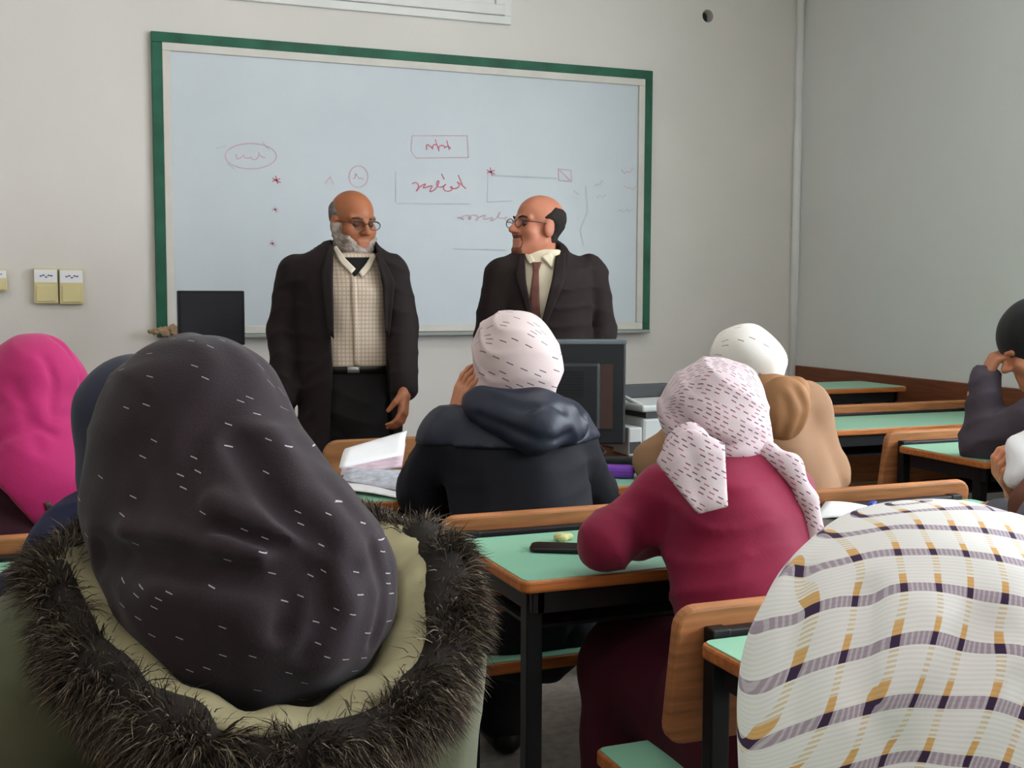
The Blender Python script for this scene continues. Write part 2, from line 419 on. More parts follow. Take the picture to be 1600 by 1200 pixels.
# right wall with window openings
wr = empty('wall_right', (XR, 0, 0)); struct(wr); bm = bmesh.new()
ed = [YB]+[q for w in WINS for q in w]+[YF]
bbox(bm, (0, YB, 0), (.2, YF, WZ0)); bbox(bm, (0, YB, WZ1), (.2, YF, ZC))
for i in range(0, len(ed), 2): bbox(bm, (0, ed[i], WZ0), (.2, ed[i+1], WZ1))
bm_obj('plaster', bm, M_wall2, wr)
gm = bpy.data.materials.new('window_glass'); t = NT(gm); tr = t.n('ShaderNodeBsdfTransparent'); gl = t.n('ShaderNodeBsdfGlossy'); mx = t.n('ShaderNodeMixShader')
gl.inputs['Roughness'].default_value = 0.02; mx.inputs[0].default_value = 0.07; t.l(tr.outputs[0], mx.inputs[1]); t.l(gl.outputs[0], mx.inputs[2])
t.l(mx.outputs[0], t.t.nodes['Material Output'].inputs[0])
for i, (a, b) in enumerate(WINS):
    w = empty('window_%d' % (i+2), (XR+.1, (a+b)/2, WZ0)); struct(w); hw = (b-a)/2; hh = WZ1-WZ0
    for lo, hi in (((-.03, -hw, 0), (.03, hw, .06)), ((-.03, -hw, hh-.06), (.03, hw, hh)), ((-.03, -hw, .06), (.03, -hw+.06, hh-.06)), ((-.03, hw-.06, .06), (.03, hw, hh-.06)), ((-.025, -.03, .06), (.025, .03, hh-.06))):
        box('window_frame', lo, hi, M_white, w)
    for s_ in (-1, 1): box('pane', (-.003, min(s_*.03, s_*(hw-.06)), .06), (.003, max(s_*.03, s_*(hw-.06)), hh-.06), gm, w)
# wooden dado rail on the right wall, white pipe in the corner
dr = struct(box('trim_1', (XR-.025, YB+.05, .70), (XR-.002, YF-.002, .885), M_dwood, None, 0.004))
tube('trim_2', [(XR-.03, YF-.03, 0), (XR-.03, YF-.03, ZC)], 0.022, M_white, seg=14)['kind'] = 'structure'
# framed high opening: stepped white moulding, brown board behind
w1 = empty('window_1', (0, YF, 0)); struct(w1)
c1 = Wd(797, 40, YF); ox1 = c1[0]; oz0 = c1[2]
def ring(nm, e, t, d, m, par):
    x0, x1, za, zb = FX0-.25+e, ox1-e, oz0+e, FZ1+.08-e*.3
    for lo, hi in (((x0, -d, za), (x1, 0.0, za+t)), ((x0, -d, zb-t), (x1, 0.0, zb)), ((x0, -d, za+t), (x0+t, 0.0, zb-t)), ((x1-t, -d, za+t), (x1, 0.0, zb-t))): box(nm, lo, hi, m, par, 0.004)
ring('moulding', 0.0, .04, .022, M_white, w1); ring('moulding', .04, .05, .04, M_white, w1); ring('moulding', .09, .045, .026, M_white, w1)
box('blind', (FX0-.11, -.012, oz0+.13), (ox1-.13, -.004, FZ1), mat('brown_blind', (140, 96, 70), 0.7), w1)
# unseen ceiling tube lamps, added to fill the room with light
em = bpy.data.materials.new('fill_tube_glow'); t = NT(em); e_ = t.n('ShaderNodeEmission'); e_.inputs[0].default_value = (1, .97, .92, 1); e_.inputs[1].default_value = 21.0
t.l(e_.outputs[0], t.t.nodes['Material Output'].inputs[0])
for (x, y, lb_) in ((-1.4, 3.2, 'added white fill lamp on the ceiling in front, over the left desks'), (1.6, 3.2, 'added white fill lamp on the ceiling in front, over the middle desks'), (-1.4, 0.2, 'added white fill lamp on the ceiling at the back, over the left desks'), (1.6, 0.2, 'added white fill lamp on the ceiling at the back, over the middle desks')):
    L = empty('fill_lamp', (x, y, ZC-.09), lb_, 'added fill lamp', 'added ceiling fill lamps')
    box('housing', (-.62, -.09, .03), (.62, .09, .09), M_white, L, .006)
    for s_ in (-1, 1): tube('tube', [(-.6, s_*.045, .015), (.6, s_*.045, .015)], .014, em, L)
# ------------------------------------------------------------------ whiteboard
a, b = Wd(235, 50, YF), Wd(1011, 518, YF); BX0, BX1, BZ1, BZ0 = a[0], b[0], a[2], b[2]
wb = empty('whiteboard', (0, YF, 0), 'large whiteboard in a worn dark green frame on the front wall', 'whiteboard')
GF, AF = 0.046, 0.036
def frame4(nm, x0, x1, z0, z1, t_, d0, d1, m):
    for lo, hi in (((x0, d0, z1-t_), (x1, d1, z1)), ((x0, d0, z0), (x1, d1, z0+t_)), ((x0, d0, z0+t_), (x0+t_, d1, z1-t_)), ((x1-t_, d0, z0+t_), (x1, d1, z1-t_))): box(nm, lo, hi, m, wb, 0.003)
frame4('green_frame', BX0, BX1, BZ0, BZ1, GF, -.03, 0, M_bgreen)
frame4('trim_strip', BX0+GF, BX1-GF, BZ0+GF*.3, BZ1-GF, AF, -.034, -.002, M_alu)
mb = bpy.data.materials.new('whiteboard_enamel'); t = NT(mb)
nf = t.noise(t.obj(), 2.2, 5, .6); nf = t.m('MULTIPLY_ADD', nf, 1.8, -.4); nf.node.use_clamp = True
t.l(t.mix(nf, lin((186, 194, 200)), lin((196, 202, 207))), t.b.inputs['Base Color']); t.b.inputs['Roughness'].default_value = .38
bs = box('writing_surface', (BX0+GF, -.022, BZ0+GF*.3), (BX1-GF, -.004, BZ1-GF), mb, wb)
box('pen_tray', (BX0+.05, -.075, BZ0-.004), (BX1-.02, -.03, BZ0+.012), mat('tray_metal', (150, 152, 146), .4, .1), wb, .003)
M_red = mat('red_marker', (200, 104, 122), .7, .25, 30); M_pink = mat('faded_red_marker', (200, 172, 182), .7, .1, 20); M_gray = mat('faded_grey_marker', (176, 183, 192), .7, .1, 20)
YS = YF-.0225
def strokes(name, lines, m, w=0.006):
    for ln in lines:
        v, f = [], []; P = [Wd(x, y, YS) for x, y in ln]
        for i in range(len(P)-1):
            p, q = P[i], P[i+1]; d = A([q[0]-p[0], 0, q[2]-p[2]]); L = np.linalg.norm(d)
            if L < 1e-5: continue
            n_ = A([-d[2], 0, d[0]])/L*w/2; e = d/L*w*.3; k = len(v)
            oy = A([0, -3e-5*i, 0]); v += [p-n_-e+oy, q-n_+e+oy, q+n_+e+oy, p+n_-e+oy]; f.append((k, k+1, k+2, k+3))
        pyd(name, [q-A([0, YF+.0006, 0]) for q in v], f, m, wb)
def arc(cx, cy, rx, ry, a0, a1, n=14): return [(cx+rx*math.cos(math.radians(a0+(a1-a0)*i/n)), cy+ry*math.sin(math.radians(a0+(a1-a0)*i/n))) for i in range(n+1)]
def squig(x0, y0, x1, seed, amp=7, n=9):   # a joined handwritten word, right to left
    r = random.Random(seed); out = []; N = n*9; ph = [r.uniform(0, 6.28) for _ in range(4)]; L = x1-x0
    for i in range(N+1):
        t = i/N; a = t*n*4.2
        out.append((x1-L*t+min(L*.05, 4)*math.sin(a+ph[0]), y0+amp*(.42*math.sin(a*.93+ph[1])+.38*math.sin(a*.41+ph[2])-.9*max(0, math.sin(a*.29+ph[3]))**6)))
    return out
star = lambda x, y, r=5: [[(x-r, y-r*.4), (x+r, y+r*.7)], [(x-r*.2, y-r), (x+r*.3, y+r)], [(x+r*.9, y-r*.3), (x-r, y+r*.4)]]
strokes('red_stroke', [squig(664, 231, 702, 3, 6, 6), [(680, 218), (686, 236)], [(698, 220), (702, 234)], squig(646, 293, 724, 4, 8, 11), [(690, 272), (694, 280)], [(716, 274), (722, 288)]]+star(432, 281, 6)+star(767, 268, 6), M_red, .005)
strokes('faded_red_stroke', [arc(392, 244, 40, 20, 0, 360, 26), squig(366, 246, 412, 7, 5, 6), squig(716, 341, 800, 8, 6, 11), arc(560, 276, 15, 17, 0, 360), squig(552, 278, 568, 9, 4, 3), [(508, 286), (516, 276), (521, 288)],
    [(872, 264), (892, 266), (893, 284), (873, 282), (872, 264), (893, 284)], squig(970, 268, 990, 10, 4, 4), squig(974, 294, 994, 11, 4, 4), [(644, 212), (730, 212), (732, 246), (650, 247), (642, 236), (644, 212)]]+star(430, 327, 5)+star(426, 380, 5), M_pink, .0055)
strokes('faded_grey_stroke', [[(620, 318), (735, 319)], [(618, 268), (618, 316)], [(768, 274), (870, 279)], [(762, 272), (761, 316), (800, 314)], [(915, 290), (918, 330), (906, 360), (912, 384)], squig(930, 288, 942, 12, 4, 3), squig(932, 308, 946, 13, 4, 3), [(896, 298), (904, 304)],
    squig(966, 330, 988, 14, 3, 4), [(708, 389), (790, 391)], [(338, 232), (352, 228)], [(410, 222), (420, 234)], [(356, 256), (366, 264)]], M_gray, .005)
rg = S(.01); q = Wd(258, 518, YF-.085)
for i in range(7): rg.ell(q+A([random.uniform(-.045, .05), random.uniform(-.012, .008), random.uniform(-.008, .02)]), (.02+random.random()*.012, .012, .014))
rg.wob(.004, 160, 3); V, Fq = nets(rg, .004)
tag(mesh_np('cleaning_rag', V, Fq, mat('tan_rag', (150, 124, 98), .9, .3, 30), None, A([0, 0, 0.])), 'crumpled tan rag on the lower left corner of the whiteboard tray', 'rag')
# wall switches
def switch(px0, px1, py0, py1, label):
    a, b = Wd(px0, py0, YF), Wd(px1, py1, YF); w = b[0]-a[0]; h = a[2]-b[2]; r = empty('wall_switch', (a[0], YF, b[2]), label, 'switch', 'switch boxes left of the whiteboard')
    cm = mat('cream_plastic', (214, 200, 150), .45, .06)
    box('housing', (0, -.035, 0), (w, 0, h), cm, r, .005); box('rocker', (w*.1, -.041, h*.06), (w*.9, -.034, h*.52), cm, r, .003)
    lb = box('paper_label', (w*.03, -.037, h*.6), (w*.97, -.0352, h*.96), mat('white_paper', (236, 234, 236), .8, .03), r)
    bm = bmesh.new()
    for i in range(5): x = w*(.25+.11*i); z = h*(.76+.03*math.sin(i*2.3)); bbox(bm, (x, -.0376, z), (x+w*.1, -.0371, z+h*.035))
    bm_obj('handwriting', bm, mat('blue_ink', (70, 74, 110), .7, 0), lb)
switch(52, 91, 419, 474, 'cream wall switch box with a white paper label, left one of the joined pair'); switch(92, 131, 420, 475, 'cream wall switch box with a white paper label, right one of the joined pair')
switch(-26, 12, 421, 455, 'cream wall switch box cut off by the left picture edge')
# ------------------------------------------------------------------ desks
DH, BH, SH = 0.77, 0.815, 0.46
def desk_unit(x0, x1, yn, label, depth=.40, seat=True, h=DH, bh=.24, group='school desks in rows'):
    r = empty('school_desk', ((x0+x1)/2, yn, 0), label, 'desk', group); w = (x1-x0)/2; dh = h
    dt = slab('desktop', -w, w, 0, depth, dh-.026, dh-.002, .02, M_wood, r, .005)
    slab('laminate_top', -w+.006, w-.006, .006, depth-.006, dh-.0025, dh, .015, M_green, dt, 0)
    for y in (.03, depth-.05): box('apron', (-w+.04, y, dh-.075), (w-.04, y+.022, dh-.026), M_steel, r, .003)
    for s_ in (-1, 1):
        x = s_*(w-.045)
        box('side_rail', (x-.014, .03, dh-.075), (x+.014, depth-.03, dh-.026), M_steel, r, .003)
        box('leg', (x-.017, .05, .0), (x+.017, .084, dh-.03), M_steel, r, .003)
        box('leg', (x-.017, depth-(0 if seat else .06), .0), (x+.017, depth+(.03 if seat else -.03), (dh+.012 if seat else dh-.03)), M_steel, r, .003)
        box('floor_runner', (x-.017, .02, .0), (x+.017, depth+(.36 if seat else .02), .03), M_steel, r, .003)
        if seat:
            box('seat_bracket', (x-.014, depth-.03, SH-.06), (x+.014, depth+.36, SH-.028), M_steel, r, .003)
            box('seat_post', (x-.014, depth+.2, .03), (x+.014, depth+.23, SH-.05), M_steel, r, .003)
    box('under_shelf', (-w+.06, .1, dh-.125), (w-.06, depth-.06, dh-.118), M_steel, r)
    if seat: box('back_rail', (-w+.03, depth+.002, dh-.03), (w-.03, depth+.028, dh+.010), M_steel, r, .003)
    bh, tilt = (bh, .16) if seat else (.28, 0.0)
    mt = Matrix.Translation((0, depth+.035, BH if seat else dh-.03)) @ Matrix.Rotation(math.pi/2+tilt, 4, 'X')
    slab('backrest' if seat else 'front_panel', -w-.02 if seat else -w+.05, w+.02 if seat else w-.05, -bh, 0, -.012, .012, .035, M_ply, r, .006, mtx=mt)
    if seat:
        st = slab('seat', -w, w, depth+.06, depth+.37, SH-.03, SH-.002, .02, M_wood, r, .005)
        slab('seat_laminate', -w+.006, w-.006, depth+.066, depth+.364, SH-.0025, SH, .015, M_green, st, 0)
    return r
desk_unit(.76, 2.27, 2.92, 'green-topped desk with a paper notebook and purple pencil case on it', depth=.43, seat=False)
desk_unit(.83, 2.27, 2.02, 'green-topped bench desk with a black phone, under the crimson sleeve')
desk_unit(.945, 2.62, 1.18, 'nearest green-topped bench desk, partly behind the plaid headscarf')
desk_unit(.42, 1.98, .18, 'bench desk under the person in the plaid headscarf')
desk_unit(2.80, 3.93, 2.93, 'green-topped bench desk under the grey-sleeved elbow', depth=.42)
desk_unit(2.80, 3.93, 3.80, 'long green-topped bench desk right of the tan coat', depth=.40, bh=.42)
desk_unit(2.80, 3.93, 2.05, 'bench desk behind the person with the grey sleeves', depth=.40)
desk_unit(2.78, 3.90, 4.60, 'tall green-topped front table beside the dado rail', depth=.36, seat=False, h=.85)
desk_unit(-1.2, .33, 2.14, 'bench desk at left under the navy jacket and behind the magenta scarf')
desk_unit(-1.2, .33, 1.36, 'bench desk at left in front of the black headscarf')
desk_unit(-1.2, .33, .58, 'bench desk at left under the green parka')
# teacher's table, monitor, printer, chair
tt = empty('teacher_table', (2.05, 3.55, 0), 'plain brown teacher table behind the first desk carrying the monitor', 'table')
slab('tabletop', -.62, .62, 0, .46, .715, .74, .01, M_dwood, tt); box('front_panel', (-.57, .01, .12), (.57, .03, .715), M_dwood, tt)
for x in (-.59, .56):
    for y in (.02, .41): box('leg', (x, y, 0), (x+.035, y+.035, .715), M_dwood, tt, .003)
M_mon = mat('black_monitor_plastic', (30, 31, 34), .42, .15, 8); M_silver = mat('silver_grey_plastic', (96, 102, 108), .4, .08)
mp = W(858, 615, 4.05); mo = empty('computer_monitor', (mp[0], mp[1], .74), 'black computer monitor seen from behind on the teacher table', 'monitor', rz=-.30)
bm = bmesh.new(); vs = bbox(bm, (-.26, -.03, .045), (.26, .03, .40), .008); cb = bm_obj('casing', bm, M_mon, mo)
box('top_bezel', (-.262, -.032, .388), (.262, .034, .404), M_silver, mo, .004)
bm = bmesh.new(); bbox(bm, (-.17, -.062, .09), (.17, -.028, .33), .014); bm_obj('back_bulge', bm, M_mon, mo)
for i in range(9): box('vent_slat', (-.11+0*i, -.064, .295-.010*i), (.11, -.0615, .299-.010*i), mat('vent_black', (10, 10, 11), .6, 0), mo)
box('maker_plate', (.15, -.0335, .1), (.215, -.0295, .32), mat('brown_reflecting_plastic', (66, 48, 44), .35, .1), mo)
box('stand_neck', (-.05, -.045, .0), (.05, .0, .12), M_mon, mo, .008); slab('stand_base', -.13, .13, -.12, .1, 0, .018, .06, M_mon, mo)
box('screen', (-.245, .0302, .06), (.245, .0325, .385), mat('dark_screen', (14, 16, 20), .15, 0), mo)
tube('blue_plug', [(.12, -.06, .075), (.15, -.075, .06)], .012, mat('blue_plastic', (40, 62, 160), .4), mo)
tube('cable', [(.15, -.075, .06), (.18, -.1, .03), (.14, -.14, .006), (.2, -.16, .006)], .004, M_mon, mo)
pq = W(1000, 655, 4.2); M_pr = mat('grey_printer_plastic', (176, 178, 176), .5, .06); M_prd = mat('dark_grey_slot', (52, 52, 54), .6, .1)
pr = empty('printer', (pq[0]+.085, pq[1]+.06, .74), 'pale grey desktop printer beside the monitor', 'printer', rz=.1)
box('body', (-.13, -.13, 0), (.16, .16, .13), M_pr, pr, .012); box('scanner_lid', (-.14, -.14, .15), (.17, .17, .175), M_pr, pr, .008); box('paper_slot', (-.12, -.132, .128), (.15, .15, .152), M_prd, pr)
box('output_tray', (-.1, -.2, .03), (.12, -.13, .042), M_pr, pr, .003); box('control_panel', (.03, -.139, .07), (.14, -.13, .115), M_prd, pr, .003)
for s_ in (-1, 1): tube('tray_arm', [(s_*.13+.01, -.1, .17), (s_*.13+.01, .1, .21)], .008, M_pr, pr)
box('rear_feeder', (-.12, .1, .175), (.14, .13, .225), M_prd, pr, .004)
pu = W(968, 672, 4.12); cu = empty('power_supply', (pu[0]+.035, pu[1], .74), 'narrow light grey box between monitor and printer', 'computer part')
box('casing', (-.025, -.05, 0), (.028, .07, .1), M_pr, cu, .006); box('front_grille', (-.02, -.052, .01), (.022, -.0495, .05), M_prd, cu)
cq = W(600, 712, 3.85); ch = empty('wooden_chair', (cq[0]+.02, cq[1]+.2, 0), 'brown wooden chair with a rounded back behind the notebook desk', 'chair', rz=.0)
M_ch = mat('chair_wood', (150, 102, 62), .5, .25, 8, stretch=(1, 6, 6))
slab('seat', -.2, .2, -.2, .2, .43, .455, .05, M_ch, ch)
for x in (-.18, .15):
    box('leg', (x, -.2, 0), (x+.035, -.165, .8), M_ch, ch, .004); box('leg', (x, .16, 0), (x+.035, .195, .43), M_ch, ch, .004)
slab('backrest', -.22, .22, -.14, 0, -.012, .012, .05, M_ch, ch, .006, mtx=Matrix.Translation((0, -.19, .83)) @ Matrix.Rotation(math.pi/2, 4, 'X'))
# small table and screen at the far left
sq = Wd(330, 490, 4.95); st = empty('side_table', (.70, 4.78, 0), 'small brown side table under the left end of the whiteboard', 'table')
slab('tabletop', -.35, .35, 0, .42, .90, .925, .01, M_dwood, st)
for x in (-.33, .295):
    for y in (.02, .37): box('leg', (x, y, 0), (x+.035, y+.035, .9), M_dwood, st, .003)
a, b = Wd(277, 454, 4.98), Wd(383, 526, 4.98)
sm = empty('small_monitor', ((a[0]+b[0])/2, 4.98, .925), 'small dark computer screen at the lower left of the whiteboard', 'monitor'); w = (b[0]-a[0])/2; hz = a[2]-.925
box('casing', (-w, 0, hz-.225), (w, .035, hz), M_mon, sm, .005)
box('screen', (-w+.012, -.002, hz-.212), (w-.012, .0005, hz-.012), mat('mottled_grey_screen', (44, 43, 50), .35, .2, 8), sm)  # dark grey screen, tone mottled at random
box('stand_neck', (-.03, .01, .01), (.03, .04, hz-.2), M_mon, sm, .004); slab('stand_base', -.09, .09, -.06, .1, 0, .014, .04, M_mon, sm)
# things on the desks
M_paper = mat('white_paper', (236, 234, 236), .8, .03)
def sheet(name, pts, h0, parent, m, lift=None, n=8, th=.002):
    # a bent sheet between four corners (world x, y) with a height profile across u
    a, b, c, d = [A(p, float) for p in pts]; V = []; N = n+1; base = A(parent.location) if parent else A([0, 0, 0.])
    for i in range(N):
        for j in range(N):
            u, v_ = i/n, j/n; p = (a*(1-u)+b*u)*(1-v_)+(d*(1-u)+c*u)*v_; V.append(A([p[0], p[1], h0+(lift(u, v_) if lift else 0)])-base)
    V += [q-A([0, 0, th]) for q in V]; f = []; K = N*N
    for i in range(n):
        for j in range(n):
            q = (i*N+j, (i+1)*N+j, (i+1)*N+j+1, i*N+j+1); f += [q, tuple(K+x for x in q[::-1])]
    rim = [i*N for i in range(N)]+[n*N+j for j in range(1, N)]+[i*N+n for i in range(n-1, -1, -1)]+[j for j in range(n-1, 0, -1)]
    for i in range(len(rim)): p, q = rim[i], rim[(i+1) % len(rim)]; f.append((q, p, K+p, K+q))
    return pyd(name, V, f, m, parent, True)
P2 = lambda x, y, h=DH: Wh(x, y, h)[:2]
bk = P2(575, 765); nb = empty('open_notebook', (bk[0], bk[1], DH), 'open paper notebook with curled pages on the desk beside the navy sleeve', 'notebook')
M_print = dash_mat('printed_page', (222, 220, 228), (150, 120, 150), 60, 90, .8, .25, .8, 0)
sheet('page', (P2(520, 768), P2(628, 783), P2(640, 765), P2(540, 752)), DH+.006, nb, M_paper, lambda u, v: .006*math.sin(3.1*u))
sheet('page', (P2(535, 757), P2(634, 776), P2(642, 748), P2(548, 742)), DH+.014, nb, mat('grey_print_page', (190, 192, 204), .8, .3, 40), lambda u, v: .012*math.sin(3.1*v)+.01*v)
sheet('curled_pages', (P2(532, 752), P2(628, 748), P2(634, 726), P2(538, 738)), DH+.02, nb, mat('pink_print_page', (214, 190, 202), .8, .2, 30), lambda u, v: .03*v+.02*u, th=.006)
sheet('curled_pages', (P2(530, 748), P2(630, 738), P2(636, 716), P2(540, 736)), DH+.034, nb, M_paper, lambda u, v: .035*math.sin(1.7*v)+.022*u, th=.008)
def flat_box(name, c, ang, w, d, h, m, label, cat, bev=.006, z=DH):
    r = slab(name, -w/2, w/2, -d/2, d/2, 0, h, min(w, d)*.25, m, None, bev); r.location = (c[0], c[1], z+.001); r.rotation_euler = (0, 0, ang); return tag(r, label, cat)
flat_box('pencil_case', P2(938, 745), -.55, .2, .065, .034, mat('purple_fabric', (118, 62, 168), .7, .15, 30), 'purple pencil case on the first desk', 'pencil case', .012)
flat_box('black_case', P2(958, 727), -.45, .17, .05, .024, mat('black_fabric', (24, 24, 28), .7, .15), 'black case lying behind the purple pencil case', 'case', .008)
flat_box('phone', P2(884, 860), -.5, .15, .07, .009, mat('black_phone_glass', (16, 16, 19), .2, 0), 'black phone on the green desk beside the crimson elbow', 'phone', .003)
ye = S(.006); q = Wh(882, 846, DH); [ye.ell(q+A([random.uniform(-.014, .014), random.uniform(-.014, .014), .008]), (.012, .009, .008)) for i in range(5)]
V, Fq = nets(ye, .003); tag(mesh_np('paper_scrap', V, Fq, mat('yellow_paper', (206, 200, 140), .8, .1), None, A([0, 0, 0.])), 'small crumpled yellowish paper scrap behind the black phone', 'paper')
ps = empty('paper_sheets', (*P2(1330, 806), DH), 'loose white papers on the desk right of the crimson jacket', 'paper')
sheet('sheet', (P2(1270, 816), P2(1345, 822), P2(1392, 800), P2(1290, 793)), DH+.006, ps, M_paper, lambda u, v: .012*abs(math.sin(2.5*u+v)))
sheet('sheet', (P2(1320, 826), P2(1400, 830), P2(1420, 806), P2(1350, 802)), DH+.012, ps, mat('bluish_paper', (206, 214, 226), .8, .05), lambda u, v: .01*math.sin(2*u))
flat_box('blue_eraser', P2(1362, 806), .7, .05, .014, .01, mat('blue_plastic', (60, 120, 190), .5), 'small blue pen cap on the loose papers', 'pen', .003, DH+.024)
tb = flat_box('grey_tablet', P2(1296, 822), -.1, .16, .1, .010, mat('grey_tablet_glass', (84, 84, 82), .35, .1), 'grey tablet lying beside the loose papers', 'tablet', .003)
# ------------------------------------------------------------------ people
M_skin = mat('skin', (196, 132, 100), .5, .1, 14, .05, 120); M_skin_b = mat('tanned_skin', (158, 96, 64), .48, .12, 14, .05, 120); M_skin_c = mat('ruddy_skin', (182, 116, 90), .46, .1, 14, .05, 120)
M_shoe = mat('black_shoe', (20, 19, 19), .45, .1)
Rw, Fwd = A([1., 0, 0]), A([0, 1., 0])
def student(label, head, pelvis, sh, el, wr, coat, low, tr=(.165, .165), ar=(.062, .055, .046), hr=.095, coat_wob=(.004, 34, 1), chest=None, hands=(), skin=None, coat_h=.009, flat=.72, coat_name='jacket', low_r=(.12, .095, .08), coat_ops=None, knee_dx=(-.1, .1), low_name='trousers', crs=-.006):
    b = Body(pelvis, label); skin = skin or M_skin
    head, pelvis = A(head, float), A(pelvis, float); sh = [A(q, float) for q in sh]; el = [A(q, float) for q in el]; wr = [A(q, float) for q in wr]
    mid = (sh[0]+sh[1])/2; chest = mid-A([0, 0, .08]) if chest is None else A(chest, float); nk = mid+A([0, 0, .04])
    kn = [A([pelvis[0]+dx, pelvis[1]+.40, SH+.05]) for dx in knee_dx]; an = [A([k[0], k[1]+.03, .09]) for k in kn]
    s = S(.04); s.cap(pelvis+A([0, 0, .02]), chest, .12, .125, Fwd, flat); s.cap(sh[0]+(mid-sh[0])*.15, sh[1]+(mid-sh[1])*.15, .045); s.cap(nk-A([0, 0, .05]), head-A([0, 0, .05]), .05)
    s.ell(head-A([0, 0, .02]), (hr*.75, hr*.85, hr*.95))
    for i in (0, 1):
        s.chain([sh[i], el[i], wr[i]], [.045, .038, .026]); s.chain([pelvis+A([(-.08, .08)[i], 0, .01]), kn[i], an[i]], [.075, .052, .036]); s.cap(an[i]-A([0, 0, .03]), an[i]+A([0, .15, -.05]), .034, .026)
    b.join('body', [(s, .016)]+[(q, .0042) for q in hands], skin)
    j = S(.045); j.cap(pelvis+A([0, 0, .03]), chest, tr[0], tr[1], Fwd, flat); j.cap(sh[0], sh[1], ar[0]*.95, ar[0]*.95, k=.07); j.cap(chest, nk, tr[1]*.75, .07, Fwd, flat, k=.06)
    for i in (0, 1): j.chain([sh[i], el[i], wr[i]], list(ar), k=.035)
    j.wob(*coat_wob); j.crease(crs, 48, (.35, .2, 1), coat_wob[2]+50); j.crease(crs*.8, 40, (1, .2, -.5), coat_wob[2]+51)
    if coat_ops: coat_ops(j)
    b.add(coat_name, j, coat_h, coat)
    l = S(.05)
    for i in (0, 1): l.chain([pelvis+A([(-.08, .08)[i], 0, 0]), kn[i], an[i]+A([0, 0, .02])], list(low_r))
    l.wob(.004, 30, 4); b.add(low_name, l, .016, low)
    for i in (0, 1):
        q = S(.02); q.cap(an[i]-A([0, .03, .045]), an[i]+A([0, .15, -.058]), .045, .032); q.keep(lambda P: .004-P[:, 2]); b.add('shoe', q, .01, M_shoe)
    b.jacket = j; return b
def px_r(px, z): return px*z/F_PX
# --- woman in the green parka and black headscarf, front left
zk = 1.40
M_black = dash_mat('black_dash_scarf', (45, 31, 36), (172, 162, 168), 42, 90, .34, .05, .18, .35, base2=(33, 24, 29), sheen=.1)
M_parka = mat('olive_parka_cloth', (84, 84, 62), .85, .22, 5, .2, 240, sheen=.15)
parka = student('person in an olive parka with a fur hood and a black headscarf, foreground left', W(298, 650, 1.43), (.2, 1.24, .5), (W(70, 1040, 1.34), W(640, 1055, 1.44)),
    (W(20, 1330, 1.36), W(655, 1330, 1.42)), ((.02, 1.62, .80), (.36, 1.62, .80)), M_parka, mat('dark_jeans', (34, 38, 52), .8, .15, 20),
    tr=(.19, .17), ar=(.085, .075, .06), coat_wob=(.006, 28, 11), chest=W(370, 1160, 1.47), coat_name='parka', coat_h=.009)
k = S(.07); r_ = lambda q: px_r(q, zk)
k.ell(W(308, 652, 1.43), (r_(146), .118, r_(134)), MV); k.ell(W(402, 915, 1.36), (r_(212), .14, r_(190)), MV); k.ell(W(258, 790, 1.42), (r_(122), .11, r_(150)), MV); k.ell(W(370, 780, 1.40), (r_(120), .11, r_(120)), MV)
base_k = S(.07); base_k.p = list(k.p)
def fold_px(sd, base, pts, amp, w, z0):
    P, _ = base.hit([p[0] for p in pts], [p[1] for p in pts], z0); sd.fold(P, amp, w)
for pts, amp, w in (([(372, 690), (405, 745), (445, 805), (505, 852)], .028, .014), ([(345, 822), (400, 842), (470, 866)], .020, .009), ([(150, 868), (200, 872), (260, 876), (330, 893), (415, 905), (475, 884)], .034, .016),
    ([(585, 862), (604, 925), (585, 1000)], .012, .010), ([(200, 835), (270, 845), (330, 862), (400, 876)], -.014, .020), ([(330, 790), (400, 815), (470, 845), (560, 870)], -.012, .016), ([(430, 690), (470, 760), (540, 830)], -.008, .02), ([(440, 905), (452, 945), (440, 985)], .020, .012),
    ([(250, 930), (350, 950), (420, 1000)], -.007, .03), ([(520, 890), (540, 950), (515, 1030)], -.010, .022), ([(500, 900), (505, 960), (480, 1020)], .008, .014), ([(300, 700), (290, 760), (310, 830)], .007, .02), ([(240, 640), (220, 720), (230, 820)], .006, .02)): fold_px(k, base_k, pts, amp, w, .9)
k.wob(.0022, 70, 3); k.crease(-.005, 34, (.6, .3, 1), 7)
parka.add('headscarf', k, .0048, M_black, scarf_uv(W(300, 650, 1.43), .11, EX, EY))
ring = [W(400+(q[0]-400)*1.06, 960+(q[1]-960)*1.06, q[2]) for q in ((632, 862, 1.52), (672, 890, 1.48), (682, 950, 1.43), (662, 1040, 1.36), (596, 1120, 1.28), (490, 1168, 1.22), (370, 1172, 1.19), (255, 1125, 1.20), (165, 1040, 1.25), (118, 960, 1.31), (118, 895, 1.38), (240, 850, 1.58), (450, 840, 1.64))]
def closed(pts, n):
    P = A(pts); m = len(P); out = []
    for i in range(n):
        t = i/n*m; j = int(t); u = t-j; p0, p1, p2, p3 = P[(j-1) % m], P[j % m], P[(j+1) % m], P[(j+2) % m]
        out.append(.5*((2*p1)+(-p0+p2)*u+(2*p0-5*p1+4*p2-p3)*u*u+(-p0+3*p1-3*p2+p3)*u**3))
    return A(out)
RG = closed(ring, 72); cen = RG.mean(0)
M_fur = bpy.data.materials.new('brown_grey_fur'); t = NT(M_fur); at = t.n('ShaderNodeVertexColor'); at.layer_name = 'Col'; t.l(at.outputs[0], t.b.inputs['Base Color']); t.b.inputs['Roughness'].default_value = .75; t.b.inputs['Specular IOR Level'].default_value = .2
tb_ = S(.03)
for i in range(0, 72, 2): tb_.cap(RG[i], RG[(i+2) % 72], .024)
